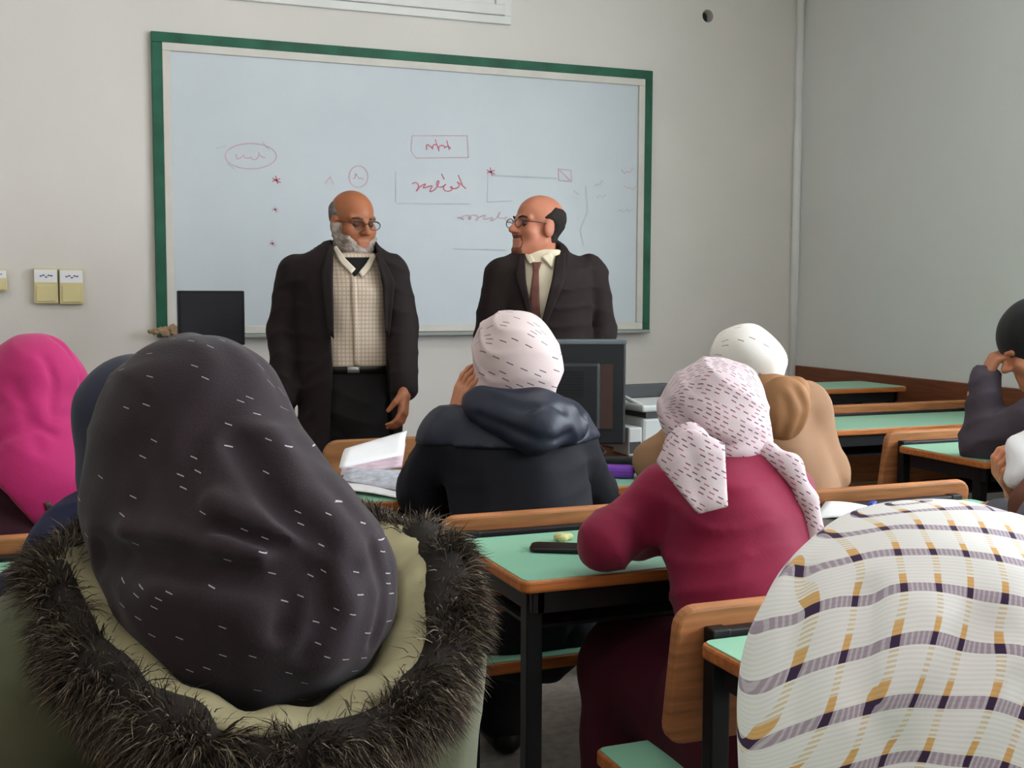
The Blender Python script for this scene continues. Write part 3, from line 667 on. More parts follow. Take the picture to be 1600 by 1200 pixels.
tb_.wob(.006, 60, 2); hood = parka.add('hood_edge', tb_, .009, mat('fur_backing', (38, 32, 27), .95, .3, 30))
nS = 52000; sl_ = np.linalg.norm(np.roll(RG, -1, 0)-RG, axis=1); ii = rng.choice(72, nS, p=sl_/sl_.sum()); tt_ = rng.random(nS)[:, None]; c0 = RG[ii]*(1-tt_)+RG[(ii+1) % 72]*tt_
tg = RG[(ii+1) % 72]-RG[ii]; tg /= np.linalg.norm(tg, axis=1)[:, None]
rad = c0-cen; rad -= tg*(rad*tg).sum(1)[:, None]; rad /= np.linalg.norm(rad, axis=1)[:, None]; bn = np.cross(tg, rad)
th = rng.normal(.0, .85, nS)[:, None]; d0 = rad*np.cos(th)+bn*np.sin(th); root = c0+d0*.024
Ls = rng.uniform(.02, .05, nS)[:, None]; clump = A([[math.sin(i*.8+q)+.6*math.sin(i*2.1+q*2) for q in (0, 2, 4)] for i in range(72)])[ii]*.42
d1 = d0+rng.normal(0, .22, (nS, 3))+clump+A([0, 0, -.35]); d1 /= np.linalg.norm(d1, axis=1)[:, None]
mid_ = root+d1*Ls*.55; tip = mid_+(d1+A([0, 0, -.5])+rng.normal(0, .2, (nS, 3)))*Ls*.4
sd_ = np.cross(d1, rng.normal(size=(nS, 3))); sd_ /= np.linalg.norm(sd_, axis=1)[:, None]; wd = rng.uniform(.0004, .0009, nS)[:, None]
Vf = np.stack([root-sd_*wd, root+sd_*wd, mid_+sd_*wd*.8, mid_-sd_*wd*.8, tip], 1).reshape(-1, 3)-parka.base
i5 = np.arange(nS)*5; ff = [q for i in i5.tolist() for q in ((i, i+1, i+2, i+3), (i+3, i+2, i+4))]
me = bpy.data.meshes.new('fur_trim'); me.from_pydata(Vf.tolist(), [], ff)
pal = A([lin(c) for c in ((44, 36, 31), (72, 58, 48), (100, 86, 70), (56, 52, 42), (146, 132, 114))]); pk = rng.choice(5, nS, p=(.32, .27, .17, .16, .08)); cc = np.repeat(pal[pk][:, None, :], 5, 1); cc[:, 4, :3] *= 1.3
ca = me.color_attributes.new('Col', 'FLOAT_COLOR', 'POINT'); ca.data.foreach_set('color', cc.astype(np.float32).ravel())
fo = link_mesh('fur_trim', me, M_fur, parka.root); fo['kind'] = 'stuff'
V, f = [], []; kc = W(405, 930, 1.33); nR = 5
for i in range(72):
    for j in range(nR):
        q = j/(nR-1); p = RG[i]*(1-.30*q)+kc*.30*q+A([0, 0, .022-.03*q*q])+A([0, 0, .005*math.sin(i*.9)])*q; V.append(p-parka.base)
for i in range(72):
    for j in range(nR-1): f.append((i*nR+j, ((i+1) % 72)*nR+j, ((i+1) % 72)*nR+j+1, i*nR+j+1))
lo_ = pyd('hood_lining', V, f, mat('beige_green_lining', (150, 140, 108), .6, .45, 7, .2, 60), parka.root, True); md = lo_.modifiers.new('thick', 'SOLIDIFY'); md.thickness = .006
# --- woman in the plaid headscarf, front right
zp = .90; pl = bpy.data.materials.new('white_plaid_scarf'); t = NT(pl)
sp = t.n('ShaderNodeSeparateXYZ'); t.l(t.uv(), sp.inputs[0])
wv = t.m('MULTIPLY_ADD', t.noise(t.obj(), 7, 2), .02, -.01)
u = t.m('ADD', sp.outputs[0], wv); v = t.m('ADD', sp.outputs[1], wv); pu_, pv_ = 1/.0205, 1/.036
fu = t.m('FRACT', t.m('MULTIPLY', u, pu_)); fv = t.m('FRACT', t.m('MULTIPLY', v, pv_))
band = t.m('LESS_THAN', t.m('ABSOLUTE', t.m('SUBTRACT', fv, .3)), .11); vert = t.m('LESS_THAN', t.m('ABSOLUTE', t.m('SUBTRACT', fu, .5)), .10)
rib = t.m('GREATER_THAN', t.m('SINE', t.m('MULTIPLY', v, 2*math.pi/.0032)), 0.0); ribu = t.m('GREATER_THAN', t.m('SINE', t.m('MULTIPLY', u, 2*math.pi/.003)), -.3)
osp = t.m('MULTIPLY', vert, t.m('LESS_THAN', t.m('ABSOLUTE', t.m('SUBTRACT', fv, .52)), .14))
c_ = t.mix(t.m('MULTIPLY', rib, .35), lin((244, 240, 238)), lin((222, 218, 217)))
c_ = t.mix(t.m('MULTIPLY', t.m('MULTIPLY', vert, rib), .6), c_, lin((222, 190, 120)))
c_ = t.mix(t.m('MULTIPLY', osp, .8), c_, lin((224, 164, 72)))
c_ = t.mix(t.m('MULTIPLY', band, t.m('MULTIPLY_ADD', ribu, .25, .45)), c_, lin((128, 92, 128)))
c_ = t.mix(t.m('MULTIPLY', band, vert), c_, lin((64, 44, 74)))
t.l(c_, t.b.inputs['Base Color']); t.b.inputs['Roughness'].default_value = .7; t.b.inputs['Specular IOR Level'].default_value = .2
hp = W(1490, 1060, zp); rp = lambda q: px_r(q, zp)
plaid = student('person in a white plaid headscarf with purple and orange stripes, foreground right', W(1490, 1070, .93), (.70, .80, .5), (W(1200, 1420, .90), W(1800, 1420, 1.0)),
    ((.50, .86, .72), (.92, .86, .72)), ((.64, 1.05, .62), (.78, 1.05, .62)), mat('cream_coat', (206, 200, 190), .8, .1), mat('grey_trousers', (70, 70, 76), .8, .1), coat_name='coat')
k = S(.09); k.ell(W(1462, 1005, zp), (rp(232), .14, rp(208)), MV); k.ell(W(1500, 1130, zp-.01), (rp(310), .15, rp(250)), MV); k.ell(W(1500, 1300, zp), (rp(300), .13, rp(220)), MV)
bk_ = S(.09); bk_.p = list(k.p)
for pts, amp, w in (([(1350, 930), (1338, 1040), (1360, 1120), (1400, 1200)], .010, .012), ([(1545, 980), (1500, 1070), (1450, 1150), (1410, 1200)], .016, .017), ([(1590, 980), (1570, 1080), (1500, 1190)], -.006, .022), ([(1450, 960), (1420, 1040), (1370, 1130)], -.007, .022), ([(1250, 900), (1235, 1000), (1240, 1120)], .004, .014), ([(1600, 1080), (1560, 1150), (1530, 1200)], .008, .014)): fold_px(k, bk_, pts, amp, w, .5)
k.wob(.0015, 60, 8); 
def plaid_uv(V):
    q = V-W(1400, 1130, zp+.03); x = q@EX; y = q@EY; w = q[:, 2]+5.5*x*x
    return np.stack([np.arcsin(np.clip(x/.30, -1, 1))*.30-.36*q[:, 2], np.arctan2(w, np.hypot(x, y)+.02)*.215+.26*x], 1)
plaid.add('headscarf', k, .0045, pl, plaid_uv)
# --- woman with pale pink headscarf and navy jacket, centre
zn = 2.93; M_nv = mat('navy_satin', (28, 31, 48), .5, .2, 6, .1, 120, spec=.4); M_nvd = mat('dark_navy_cloth', (19, 19, 27), .8, .2, 8, .1, 200)
hw_ = W(712, 652, 2.92); hnd = hand_sdf(hw_, W(728, 590, 2.90)-hw_, EX+EY*.5, 1, .35, .92)
navy = student('person in a navy hooded jacket and pale pink headscarf leaning on the notebook desk', W(805, 552, zn), (1.10, 2.64, .5), (W(700, 682, 2.90), W(882, 676, 2.98)),
    (W(662, 765, 3.0), W(925, 770, 3.12)), (W(704, 668, 2.93), W(850, 760, 3.25)), M_nvd, mat('dark_trousers', (22, 22, 28), .8, .1), tr=(.185, .175), ar=(.062, .062, .04), hands=[hnd], coat_wob=(.005, 40, 5), chest=W(812, 740, 2.93))
rn = lambda q: px_r(q, zn)
k = S(.05); k.ell(W(803, 552, zn), (rn(67), .12, rn(68)), MV); k.ell(W(818, 580, zn-.02), (rn(57), .10, rn(44)), MV); k.cap(W(760, 620, 2.9), W(742, 650, 2.88), .035, .03); k.ell(W(800, 640, zn), (rn(66), .11, rn(40)), MV)
k.wob(.003, 45, 12); k.crease(-.006, 50, (.3, 0, 1), 4)
navy.add('headscarf', k, .006, dash_mat('pale_pink_dash_scarf', (216, 196, 194), (92, 76, 84), 30, 70, .5, .09, .4, .42, base2=(206, 186, 186)), scarf_uv(W(803, 552, zn), .105, EX, EY))
y_ = S(.03); y_.p = list(navy.jacket.p); y_.ops = list(navy.jacket.ops); y_.lo = navy.jacket.lo; y_.hi = navy.jacket.hi; y_.op(lambda P, d: d-.006)
y_.keep(lambda P: W(800, 692, zn)[2]-P[:, 2]); y_.fold([W(700, 660, 2.8), W(690, 760, 2.85)], .006, .02)
navy.add('jacket_yoke', y_, .0085, M_nv)
hd = S(.05); hd.cap(W(752, 632, 2.83), W(840, 672, 2.78), .045, .052); hd.cap(W(840, 672, 2.78), W(898, 668, 2.88), .05, .035); hd.ell(W(825, 640, 2.84), (rn(74), .06, rn(34)), MV)
fold_px(hd, hd, [(748, 650), (800, 672), (850, 690), (890, 678)], .010, .012, 2.4); fold_px(hd, hd, [(770, 622), (820, 640), (880, 642)], .009, .012, 2.4); hd.wob(.004, 55, 6); hd.crease(-.008, 50, (.2, .3, 1), 9)
navy.add('hood', hd, .007, M_nv)
# --- woman in the tan coat
zt = 3.38; M_tan = mat('tan_coat_cloth', (150, 113, 84), .8, .1, 6, .15, 200); rt_ = lambda q: px_r(q, zt)
tan = student('person in a tan hooded coat and white headscarf with small dark dashes', W(1168, 560, zt), (1.93, 2.66, .5), (W(1110, 650, 3.34), W(1258, 640, 3.36)),
    (W(1025, 722, 3.42), W(1290, 742, 3.4)), (W(1090, 715, 3.6), W(1240, 730, 3.65)), M_tan, mat('dark_trousers', (22, 22, 28), .8, .1), tr=(.18, .16), ar=(.066, .06, .05), chest=W(1205, 690, 3.34), coat_name='coat')
k = S(.05); k.ell(W(1165, 556, zt), (rt_(55), .11, rt_(50)), MV); k.ell(W(1190, 580, zt), (rt_(34), .08, rt_(34)), MV); k.wob(.003, 50, 4)
tan.add('headscarf', k, .006, dash_mat('white_dash_scarf', (224, 218, 212), (120, 112, 112), 26, 45, .42, .07, .35, .5), scarf_uv(W(1165, 556, zt), .1, EX, EY))
hd = S(.04); hd.ell(W(1222, 640, 3.22), (rt_(40), .055, rt_(50)), MV); hd.cap(W(1190, 605, 3.3), W(1240, 612, 3.3), .04, .045); fold_px(hd, hd, [(1242, 606), (1258, 640), (1244, 680)], .01, .012, 2.9); fold_px(hd, hd, [(1225, 620), (1232, 650), (1222, 680)], .008, .012, 2.9); hd.wob(.003, 50, 3)
tan.add('hood', hd, .007, mat('caramel_hood_cloth', (150, 106, 70), .75, .12, 8, .15, 200))
# --- woman in the crimson jacket
zc = 2.35; M_cr = mat('crimson_cloth', (134, 20, 57), .75, .14, 6, .15, 240, sheen=.1); rc = lambda q: px_r(q, zc)
M_fl = dash_mat('white_red_dash_scarf', (214, 196, 200), (112, 72, 88), 64, 105, .6, .13, .7, .5, base2=(204, 184, 190), dash2=(160, 96, 116))
crim = student('person in a crimson jacket and white headscarf with dense red dashes', W(1118, 650, zc), (1.27, 1.80, .5), (W(1040, 768, 2.30), W(1218, 765, 2.38)),
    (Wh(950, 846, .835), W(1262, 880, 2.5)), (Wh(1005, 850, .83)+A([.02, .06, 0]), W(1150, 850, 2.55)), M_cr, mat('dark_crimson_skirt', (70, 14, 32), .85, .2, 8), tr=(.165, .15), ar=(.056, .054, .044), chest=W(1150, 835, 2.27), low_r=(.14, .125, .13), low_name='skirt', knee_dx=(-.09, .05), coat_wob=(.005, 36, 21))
k = S(.05); k.ell(W(1115, 645, zc), (rc(85), .118, rc(86)), MV); k.ell(W(1140, 690, zc-.02), (rc(58), .09, rc(38)), MV)
fold_px(k, k, [(1085, 600), (1070, 660), (1090, 700)], .007, .012, 1.9); fold_px(k, k, [(1060, 640), (1075, 690), (1120, 705)], .006, .010, 1.9); fold_px(k, k, [(1110, 690), (1150, 700), (1190, 680)], .006, .012, 1.9); k.wob(.003, 55, 9); k.crease(-.006, 50, (.7, 0, .8), 5)
crim.add('headscarf', k, .0055, M_fl, scarf_uv(W(1115, 645, zc), .108, EX, EY))
tl = S(.02); tl.cap(W(1074, 704, 2.17), W(1084, 735, 2.13), .050, .066, EY, .42); tl.cap(W(1084, 735, 2.13), W(1096, 790, 2.10), .066, .06, EY, .25); tl.wob(.002, 50, 3); tl.fold([W(1075, 690, 2.1), W(1100, 810, 2.07)], .008, .012); tl.keep(plane_px((1132, 690), (1138, 800), -1))
tl.keep(plane_px((1020, 716), (1092, 806))); tl.keep(plane_px((1080, 806), (1145, 790)))
crim.add('scarf_tail', tl, .005, M_fl, scarf_uv(W(1115, 645, zc), .108, EX, EY))
sr = S(.02); sr.chain([W(1195, 705, 2.28), W(1235, 728, 2.25), W(1262, 780, 2.24), W(1278, 850, 2.24), W(1290, 940, 2.25)], [.02, .022, .018, .016, .014]); sr.wob(.003, 70, 5)
crim.add('scarf_end', sr, .005, M_fl, scarf_uv(W(1115, 645, zc), .108, EX, EY))
# --- two people at the left
M_nb = mat('navy_blue_cloth', (30, 32, 62), .8, .2, 6, .15, 200)
nl = student('person in a navy headscarf and jacket, mostly hidden behind the black headscarf', W(216, 655, 2.04), (.16, 1.97, .5), (W(118, 842, 1.98), W(330, 830, 2.10)), (W(45, 930, 2.06), W(380, 980, 2.16)), ((.0, 2.28, .82), (.26, 2.28, .82)), M_nb, mat('dark_trousers', (22, 22, 28), .8, .1), coat_wob=(.006, 40, 31))
k = S(.06); k.ell(W(216, 655, 2.04), (px_r(99, 2.04), .12, px_r(102, 2.04)), MV); k.ell(W(215, 760, 2.04), (px_r(85, 2.04), .1, px_r(80, 2.04)), MV); k.wob(.002, 50, 4); nl.add('headscarf', k, .008, mat('navy_scarf', (30, 31, 52), .8, .15, 5, sheen=.1))
M_mag = mat('magenta_cloth', (176, 30, 98), .75, .1, 9, .2, 260, sheen=.15); zm = 2.72
mg = student('person in a magenta headscarf over a dark burgundy top at the left edge', W(55, 615, zm), (-.04, 2.76, .5), (W(-25, 800, 2.64), W(120, 800, 2.76)), (W(-90, 900, 2.72), W(150, 900, 2.82)), ((-.2, 3.05, .84), (.1, 3.1, .84)), dash_mat('burgundy_striped_knit', (52, 22, 34), (128, 60, 84), 40, 60, .7, .14, .8, .2), mat('dark_trousers', (22, 22, 28), .8, .1), coat_name='top', tr=(.17, .17), ar=(.07, .06, .05))
k = S(.06); k.ell(W(53, 612, zm), (px_r(80, zm), .13, px_r(92, zm)), MV); k.ell(W(62, 745, zm-.03), (px_r(86, zm), .15, px_r(95, zm)), MV); k.ell(W(-10, 720, zm), (px_r(60, zm), .13, px_r(60, zm)), MV); k.ell(W(50, 680, zm-.02), (px_r(72, zm), .13, px_r(60, zm)), MV)
k.keep(plane_px((-60, 690), (75, 845))); k.keep(plane_px((70, 840), (150, 755)))
for pts, amp, w in (([(20, 600), (45, 650), (60, 700)], .006, .016), ([(-10, 690), (30, 672), (70, 658), (110, 650)], .008, .014), ([(70, 560), (85, 600), (80, 640)], .007, .012), ([(85, 530), (115, 560), (128, 610)], .007, .010), ([(60, 668), (85, 680)], .008, .010)): fold_px(k, k, pts, amp, w, 2.3)
k.wob(.002, 50, 14); k.crease(-.003, 30, (.5, .2, 1), 23); mg.add('headscarf', k, .006, M_mag); mg.strip('cloth_tag', k, 2.3, [(69, 786), (78, 812)], [(78, 783), (90, 809)], mat('black_gold_tag', (70, 60, 46), .5, .6, 120), .003, .003, 4, 6)
# --- woman resting her head on her fist at the right
zg = 3.72; M_gy = mat('grey_purple_cloth', (78, 70, 80), .8, .15, 8, .2, 200)
ew = W(1534, 694, 3.90); ww = W(1537, 592, 3.86); fist = hand_sdf(ww, W(1556, 556, 3.84)-ww, EX*.9-EZ*.3, 1, 1.1, .98)
gy = student('person in a black headscarf and grey sleeves resting the head on a fist', W(1622, 530, 3.78), (3.18, 2.66, .5), (W(1622, 652, 3.72), W(1745, 660, 3.8)), (ew, W(1740, 720, 4.0)), (ww, W(1640, 715, 4.05)), M_gy, mat('dark_trousers', (22, 22, 28), .8, .1), tr=(.165, .16), ar=(.072, .066, .05), hands=[fist], chest=W(1680, 720, 3.74), coat_name='sweater')
Mh = rot_basis(nz(-EX*.86+EY*.25-EZ*.42)); hs, T = head_sdf(W(1618, 545, 3.78), Mh, .98)
gy.add('face', hs, .0055, M_skin)
k = S(.05); k.ell(W(1622, 524, 3.80), (.125, .125, .125), MV); k.ell(W(1660, 600, 3.8), (.12, .12, .12), MV)
fq = S(.02); fq.ell(W(1572, 592, 3.78), (.085, .16, .062), MV); k.sub(fq, .02); k.wob(.003, 40, 3)
gy.add('headscarf', k, .007, mat('black_scarf', (20, 19, 21), .8, .1, 8, sheen=.1))
# --- person at the right edge, forearm on the desk
hb_ = Wh(1572, 806, .80); hq = Wh(1548, 800, .795); rh = hand_sdf(hq, Wh(1500, 795, .785)-hq, -EZ, 1, .3, .95); h2w = W(1590, 778, 2.78); rh2 = hand_sdf(h2w, W(1556, 735, 2.76)-h2w, EX-EZ*.2, 1, .7, .95)
rp_ = student('person at the right edge with a white scarf end and grey sleeve on the desk', W(1740, 560, 2.74), (2.52, 1.82, .5), (W(1655, 720, 2.62), W(1860, 720, 2.75)), (Wh(1640, 826, .83), W(1720, 850, 2.75)), (Wh(1560, 803, .80), W(1600, 786, 2.78)), mat('grey_cardigan', (96, 94, 102), .8, .12, 8), mat('dark_trousers', (22, 22, 28), .8, .1), ar=(.06, .05, .036), hands=[rh, rh2])
k = S(.04); k.ell(W(1740, 565, 2.74), (.11, .12, .125), MV); k.cap(W(1700, 640, 2.66), W(1622, 712, 2.58), .07, .05, EY, .5); k.cap(W(1622, 712, 2.58), W(1588, 748, 2.56), .042, .018, EY, .5); k.wob(.004, 50, 2)
rp_.add('headscarf', k, .007, mat('white_scarf', (226, 224, 226), .8, .05))
br = S(.03); br.chain([W(1650, 740, 2.55), W(1612, 790, 2.52), W(1606, 860, 2.5)], [.05, .04, .04]); rp_.add('brown_vest', br, .008, mat('brown_vest_cloth', (96, 58, 42), .8, .15))
# ------------------------------------------------------------------ the two standing men
M_ch1 = bpy.data.materials.new('beige_check_shirt'); t = NT(M_ch1); sp = t.n('ShaderNodeSeparateXYZ'); t.l(t.obj(), sp.inputs[0])
gx = t.m('LESS_THAN', t.m('FRACT', t.m('MULTIPLY', sp.outputs[0], 72)), .25); gz_ = t.m('LESS_THAN', t.m('FRACT', t.m('MULTIPLY', sp.outputs[2], 66)), .25)
t.l(t.mix(t.m('MULTIPLY', t.m('MAXIMUM', gx, gz_), .55), lin((200, 182, 162)), lin((140, 116, 100))), t.b.inputs['Base Color']); t.b.inputs['Roughness'].default_value = .8
def man(label, z, px, skin, jacket_m, shirt_m, trouser_m, jk, open_l, open_r, head_fwd, head_c, arms, hands, hem, tilt):
    toC = -EY; c = W(*px['chest'], z); foot = A([c[0], c[1], 0.])
    b = Body(foot, label); pv = A([c[0], c[1], .94]); Mh = rot_basis(nz(head_fwd)); hc = W(*head_c, z)
    # tilt the crown
    hs, T = head_sdf(hc, Mh, 1.0, neck=W(*px['neck'], z)-A([0, 0, .06])+EY*.02)
    s = S(.04); s.cap(pv, c, .12, .14, EY, .7)
    an = []
    for i, dx in enumerate((-.1, .1)):
        hip = pv+EX*dx*.85; kn_ = A([0, 0, .5])+(pv+EX*dx)*A([1, 1, 0]); a_ = kn_*A([1, 1, 0])+A([0, 0, .09]); an.append(a_); s.chain([hip, kn_, a_], [.085, .055, .04]); s.cap(a_-A([0, 0, .03]), a_+toC*.16-A([0, 0, .05]), .036, .028)
        s.chain([W(*q) for q in arms[i]], [.05, .042, .03])
    s.cap(W(*arms[0][0])+EY*.03-EZ*.03, W(*arms[1][0])+EY*.03-EZ*.03, .036)
    b.join('body', [(s, .016), (hs, .0042)]+[(q, .0042) for q in hands], skin)
    # shirt
    sh = S(.05); sh.cap(pv+A([0, 0, .03]), c, jk*.86, jk*.88, EY, .66); sh.cap(c, W(*px['neck'], z)+A([0, 0, -.01]), jk*.7, .066, EY, .8, k=.07); sh.wob(.002, 45, 6); sh.keep(lambda P: pv[2]+.075-P[:, 2]); sh.keep(lambda P: P[:, 2]-W(*px['neck'], z)[2]-.005)
    b.add('shirt', sh, .008, shirt_m); full_sh = S(.05); full_sh.p = list(sh.p); full_sh.ops = sh.ops[:1]
    # trousers
    tr = S(.05); tr.cap(pv-A([0, 0, .05]), pv+A([0, 0, .12]), jk*.87, jk*.88, EY, .68)
    for i, dx in enumerate((-.1, .1)):
        hip = pv+EX*dx*.75-A([0, 0, .05]); kn_ = A([0, 0, .5])+(pv+EX*dx)*A([1, 1, 0]); tr.chain([hip, kn_, an[i]+A([0, 0, .0])], [.1, .085, .075], k=.02)
    tr.wob(.003, 40, 3); tr.crease(-.006, 40, (.3, .3, 1), 3); tr.keep(lambda P: P[:, 2]-pv[2]-.085); b.add('trousers', tr, .009, trouser_m)
    for a_ in an:
        q = S(.02); q.cap(a_-A([0, 0, .045]), a_+toC*.17-A([0, 0, .055]), .048, .035); q.keep(lambda P: .004-P[:, 2]); b.add('shoe', q, .009, M_shoe)
    # jacket
    j = S(.05); j.cap(A([c[0], c[1], hem+.1]), c, jk*1.0, jk*1.02, EY, .72); j.cap(W(*arms[0][0]), W(*arms[1][0]), .058, k=.07); j.cap(c, W(*px['neck'], z)-A([0, 0, .02])+EY*.03, jk*.8, .085, EY, .75, k=.06)
    for a3 in arms: j.chain([W(*q) for q in a3], [.066, .06, .048], k=.014)
    j.wob(.004, 38, 17); j.crease(-.007, 40, (.3, .2, 1), 31); j.crease(-.006, 30, (1, .3, -.4), 32); full = S(.05); full.p = list(j.p); full.ops = list(j.ops)
    fr = lambda P: (P-c)@EY-.03
    for i in range(len(open_l)-1):
        pl_, pr_ = plane_px(open_l[i], open_l[i+1], 1), plane_px(open_r[i], open_r[i+1], -1); zt_, zb_ = W(*open_l[i], z)[2], W(*open_l[i+1], z)[2]
        if i == 0: zt_ += .5
        if i == len(open_l)-2: zb_ -= .6
        j.cut(amax(pl_, pr_, fr, lambda P, a=zt_: P[:, 2]-a, lambda P, a=zb_: a-P[:, 2]))
    hm = hem; j.keep(lambda P: np.where(((P-c)@EX)**2 < .5, hm-P[:, 2], -1))
    b.add('jacket', j, .0075, jacket_m)
    return b, hs, T, Mh, hc, full_sh, full, pv
def glasses(b, T, Mh, m, lens_m):
    g = empty('glasses', (0, 0, 0)); g.parent = b.root
    for x in (-1, 1):
        pts = [T((x*.032+.024*math.cos(a), .105+.0-.012*abs(math.cos(a))*0, .0+.017*math.sin(a)))-b.base for a in np.linspace(0, 2*math.pi, 25)]
        tube('rim', pts, .0016, m, g, 6)
        tube('temple', [T((x*.056, .105, .006))-b.base, T((x*.078, .05, .008))-b.base, T((x*.082, -.005, .006))-b.base], .0017, m, g, 6)
        V = [T((x*.032, .105, 0))-b.base]+pts[:-1]; pyd('lens', V, [(0, i+1, (i+1) % 24+1) for i in range(24)], lens_m, g)
    tube('bridge', [T((-.009, .105, .004))-b.base, T((0, .108, .007))-b.base, T((.009, .105, .004))-b.base], .0016, m, g, 6)
def shell(hs, th, reg, wob=None):
    s = S(); s.p = list(hs.p); s.k = hs.k; s.ops = list(hs.ops); s.lo = hs.lo; s.hi = hs.hi
    if wob: s.wob(*wob)
    return s.op(lambda P, d: (lambda e: np.maximum(d-th*np.clip(-e/.014, 0.08, 1), e))(reg(P)))
def eyes(b, T, Mh, sc=1.0):
    for x in (-1, 1):
        e = S(.001); e.ell(T((x*.031, .0745, .000)), (.0125, .0125, .0115)); b.add('eye', e, .003, mat('eye_dark', (84, 58, 48), .25, .3, 60))
def local(hc, Mh): return lambda P: (P-A(hc, np.float32))@A(Mh, np.float32).T
M_brown = mat('dark_brown_suiting', (29, 20, 20), .85, .18, 8, .15, 260); M_lens = gm; M_met = mat('thin_metal_frame', (70, 66, 66), .3, .1, metal=.6)
# man on the left: open coat over a checked shirt
hwL = W(632, 612, 4.30); hand1 = hand_sdf(hwL, W(629, 655, 4.28)-hwL, EX*-1+EY*.2, -1, .45, 1.0)
m1, hs, T, Mh, hc, sh, fj, pv = man('man with a grey beard in an open dark coat and checked shirt', 4.45, {'chest': (545, 455), 'neck': (547, 398)}, M_skin_b, M_brown, M_ch1, mat('black_trousers', (24, 22, 23), .85, .15), .195,
    [(518, 378), (514, 470), (520, 575), (512, 760)], [(588, 392), (602, 470), (604, 575), (622, 760)], nz(-EY*.78+EX*.62-EZ*.14), (551, 348),
    (((462, 424, 4.45), (443, 518, 4.47), (446, 622, 4.42)), ((612, 424, 4.42), (628, 512, 4.42), (633, 606, 4.32))), [hand1], .62, 0)
lc = local(hc, Mh)
def reg_hair1(P):
    q = lc(P); ear = .036-np.sqrt((np.abs(q[:, 0])-.078)**2+(q[:, 1]-.002)**2+(q[:, 2]+.012)**2); return np.maximum.reduce([ear, q[:, 1]+.025-.046*np.clip(q[:, 2]/.028, 0, 1)+np.maximum(q[:, 2]-.03, 0)*1.1, -q[:, 2]-.045, q[:, 2]-(.072-.1*np.maximum(q[:, 1]+.03, 0)-.0), .040-np.abs(q[:, 0])-np.maximum(-q[:, 1]-.02, 0)*1.5])
m1.add('hair', shell(hs, .005, reg_hair1, (.001, 200, 1)), .0045, mat('grey_hair', (112, 106, 102), .9, .3, 60))
def reg_beard(P):
    q = lc(P); band = q[:, 2]+.040+np.maximum(.058-np.abs(q[:, 0]), 0)*.75; mouth = .012-np.sqrt((q[:, 0]*.5)**2+(q[:, 2]+.07)**2+np.minimum(q[:, 1]-.07, 0)**2)
    side = np.maximum.reduce([q[:, 2]+.0, -.012-q[:, 1]*1.0-.0, np.abs(q[:, 1]-.012)-.018]); return np.maximum.reduce([np.minimum(band, side), -q[:, 1]-.008, mouth, -q[:, 2]-.135])
m1.add('beard', shell(hs, .011, reg_beard, (.002, 220, 2)), .0042, mat('grey_white_beard', (150, 138, 130), .95, .35, 50))
eyes(m1, T, Mh); glasses(m1, T, Mh, M_met, M_lens)
for x in (-1, 1): tube('eyebrow', [T((x*.014, .095, .022))-m1.base, T((x*.032, .09, .027))-m1.base, T((x*.048, .076, .022))-m1.base], .004, mat('grey_brow', (92, 80, 72), .9, .2), m1.root, 6)
M_sc = mat('shirt_collar_cloth', (206, 192, 174), .8, .05)
m1.strip('shirt_collar', sh, 3.9, [(519, 386), (530, 408), (549, 428)], [(526, 384), (540, 404), (556, 420)], M_sc, .012, .006)
m1.strip('shirt_collar', sh, 3.9, [(582, 396), (572, 412), (560, 426)], [(588, 400), (580, 418), (566, 434)], M_sc, .012, .006)
m1.strip('undershirt', sh, 3.9, [(534, 402), (542, 412), (552, 430)], [(578, 402), (570, 414), (555, 432)], mat('black_undershirt', (24, 23, 25), .9, .1), .006, .004)
m1.strip('button_placket', sh, 3.9, [(548, 430), (551, 500), (553, 572)], [(556, 430), (560, 500), (562, 572)], M_ch1, .004, .004, 3, 16)
m1.strip('belt', sh, 3.9, [(508, 573), (508, 584)], [(610, 571), (610, 582)], mat('black_belt', (18, 16, 16), .4, .1), .012, .01, 16, 3)
m1.strip('belt_buckle', sh, 3.9, [(543, 573), (543, 583)], [(562, 573), (562, 583)], mat('steel_buckle', (150, 146, 142), .3, .1, metal=.8), .018, .006, 4, 3)
for L_, R_ in (([(513, 384), (500, 430), (512, 520)], [(522, 380), (520, 440), (522, 530)]), ([(586, 396), (598, 440), (602, 520)], [(594, 394), (618, 440), (608, 530)])): m1.strip('lapel', fj, 3.9, L_, R_, M_brown, .010, .009, 5, 14)
# man on the right: brown suit and tie
m2, hs, T, Mh, hc, sh, fj, pv = man('bald man with glasses in a dark brown suit and tie', 4.50, {'chest': (848, 470), 'neck': (846, 392)}, M_skin_c, mat('brown_suit_cloth', (32, 21, 20), .85, .18, 8, .15, 260), mat('cream_shirt', (214, 202, 178), .7, .05), mat('brown_trousers', (38, 28, 26), .85, .15), .185,
    [(820, 384), (819, 440), (836, 520), (838, 700)], [(874, 384), (866, 440), (842, 520), (842, 700)], nz(-EY*.52-EX*.86+EZ*.10), (840, 354),
    (((784, 432, 4.46), (766, 525, 4.46), (772, 610, 4.36)), ((924, 427, 4.56), (938, 520, 4.58), (930, 615, 4.46))), [hand_sdf(W(772, 616, 4.35), -EZ+EY*-.2, EX, 1, .4), hand_sdf(W(929, 622, 4.45), -EZ+EY*-.2, -EX, -1, .4)], .66, 0)
lc2 = local(hc, Mh)
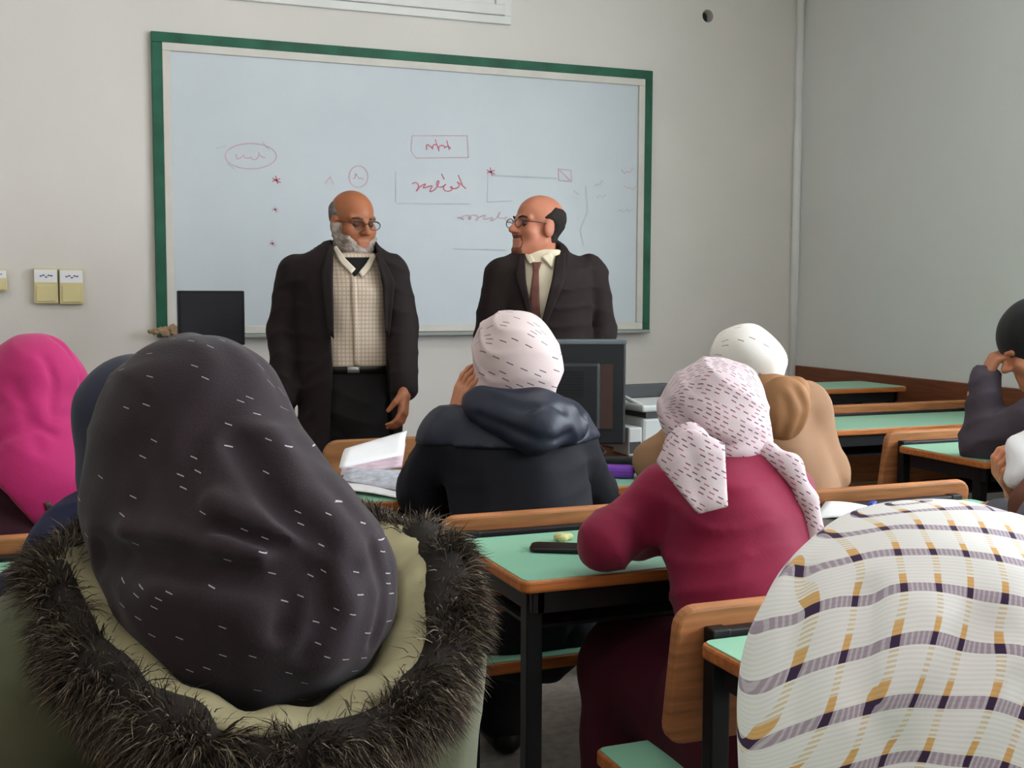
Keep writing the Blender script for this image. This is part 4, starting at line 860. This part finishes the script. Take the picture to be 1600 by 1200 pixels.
def reg_hair2(P):
    q = lc2(P); ear = .036-np.sqrt((np.abs(q[:, 0])-.078)**2+(q[:, 1]-.002)**2+(q[:, 2]+.012)**2); return np.maximum.reduce([ear, q[:, 1]+.025-.044*np.clip(q[:, 2]/.028, 0, 1)+np.maximum(q[:, 2]-.03, 0)*1.1, -q[:, 2]-.06, q[:, 2]-.074, .036-np.abs(q[:, 0])-np.maximum(-q[:, 1]-.02, 0)*1.5])
m2.add('hair', shell(hs, .006, reg_hair2, (.001, 200, 1)), .0045, mat('black_brown_hair', (34, 28, 26), .85, .2, 60))
def reg_b2(P):
    q = lc2(P); must = np.maximum(np.abs(q[:, 2]+.050)-.009, np.abs(q[:, 0])-.034); chin = np.maximum(q[:, 2]+.088, np.abs(q[:, 0])-.034); cor = np.maximum.reduce([np.abs(np.abs(q[:, 0])-.031)-.004, q[:, 2]+.048, -.115-q[:, 2]])
    return np.maximum.reduce([np.minimum(np.minimum(must, chin), cor), .05-q[:, 1]])
m2.add('goatee', shell(hs, .0035, reg_b2, (.0008, 250, 2)), .004, mat('dark_stubble', (112, 72, 56), .9, .3, 60))
eyes(m2, T, Mh); glasses(m2, T, Mh, M_met, M_lens)
for x in (-1, 1): tube('eyebrow', [T((x*.014, .095, .022))-m2.base, T((x*.032, .09, .027))-m2.base, T((x*.048, .076, .022))-m2.base], .0035, mat('dark_brow', (46, 36, 32), .9, .2), m2.root, 6)
M_cs = mat('cream_shirt', (214, 202, 178), .7, .05); M_tie = mat('brown_tie_cloth', (104, 62, 54), .6, .25, 40)
m2.strip('shirt_collar', sh, 3.9, [(845, 401), (852, 408), (862, 418)], [(860, 394), (865, 402), (864, 414)], M_cs, .014, .007)
m2.strip('shirt_collar', sh, 3.9, [(818, 396), (822, 404), (828, 412)], [(830, 398), (834, 404), (836, 408)], M_cs, .014, .007)
m2.strip('tie', sh, 3.9, [(831, 410), (833, 422), (827, 470), (830, 520)], [(847, 409), (842, 422), (843, 470), (846, 520)], M_tie, .012, .009, 5, 16)
for L_, R_ in (([(812, 398), (804, 430), (832, 512)], [(820, 396), (822, 440), (838, 520)]), ([(868, 400), (862, 440), (842, 520)], [(884, 394), (884, 436), (852, 512)])): m2.strip('lapel', fj, 3.9, L_, R_, mat('brown_suit_cloth', (44, 30, 28)), .010, .009, 5, 14)
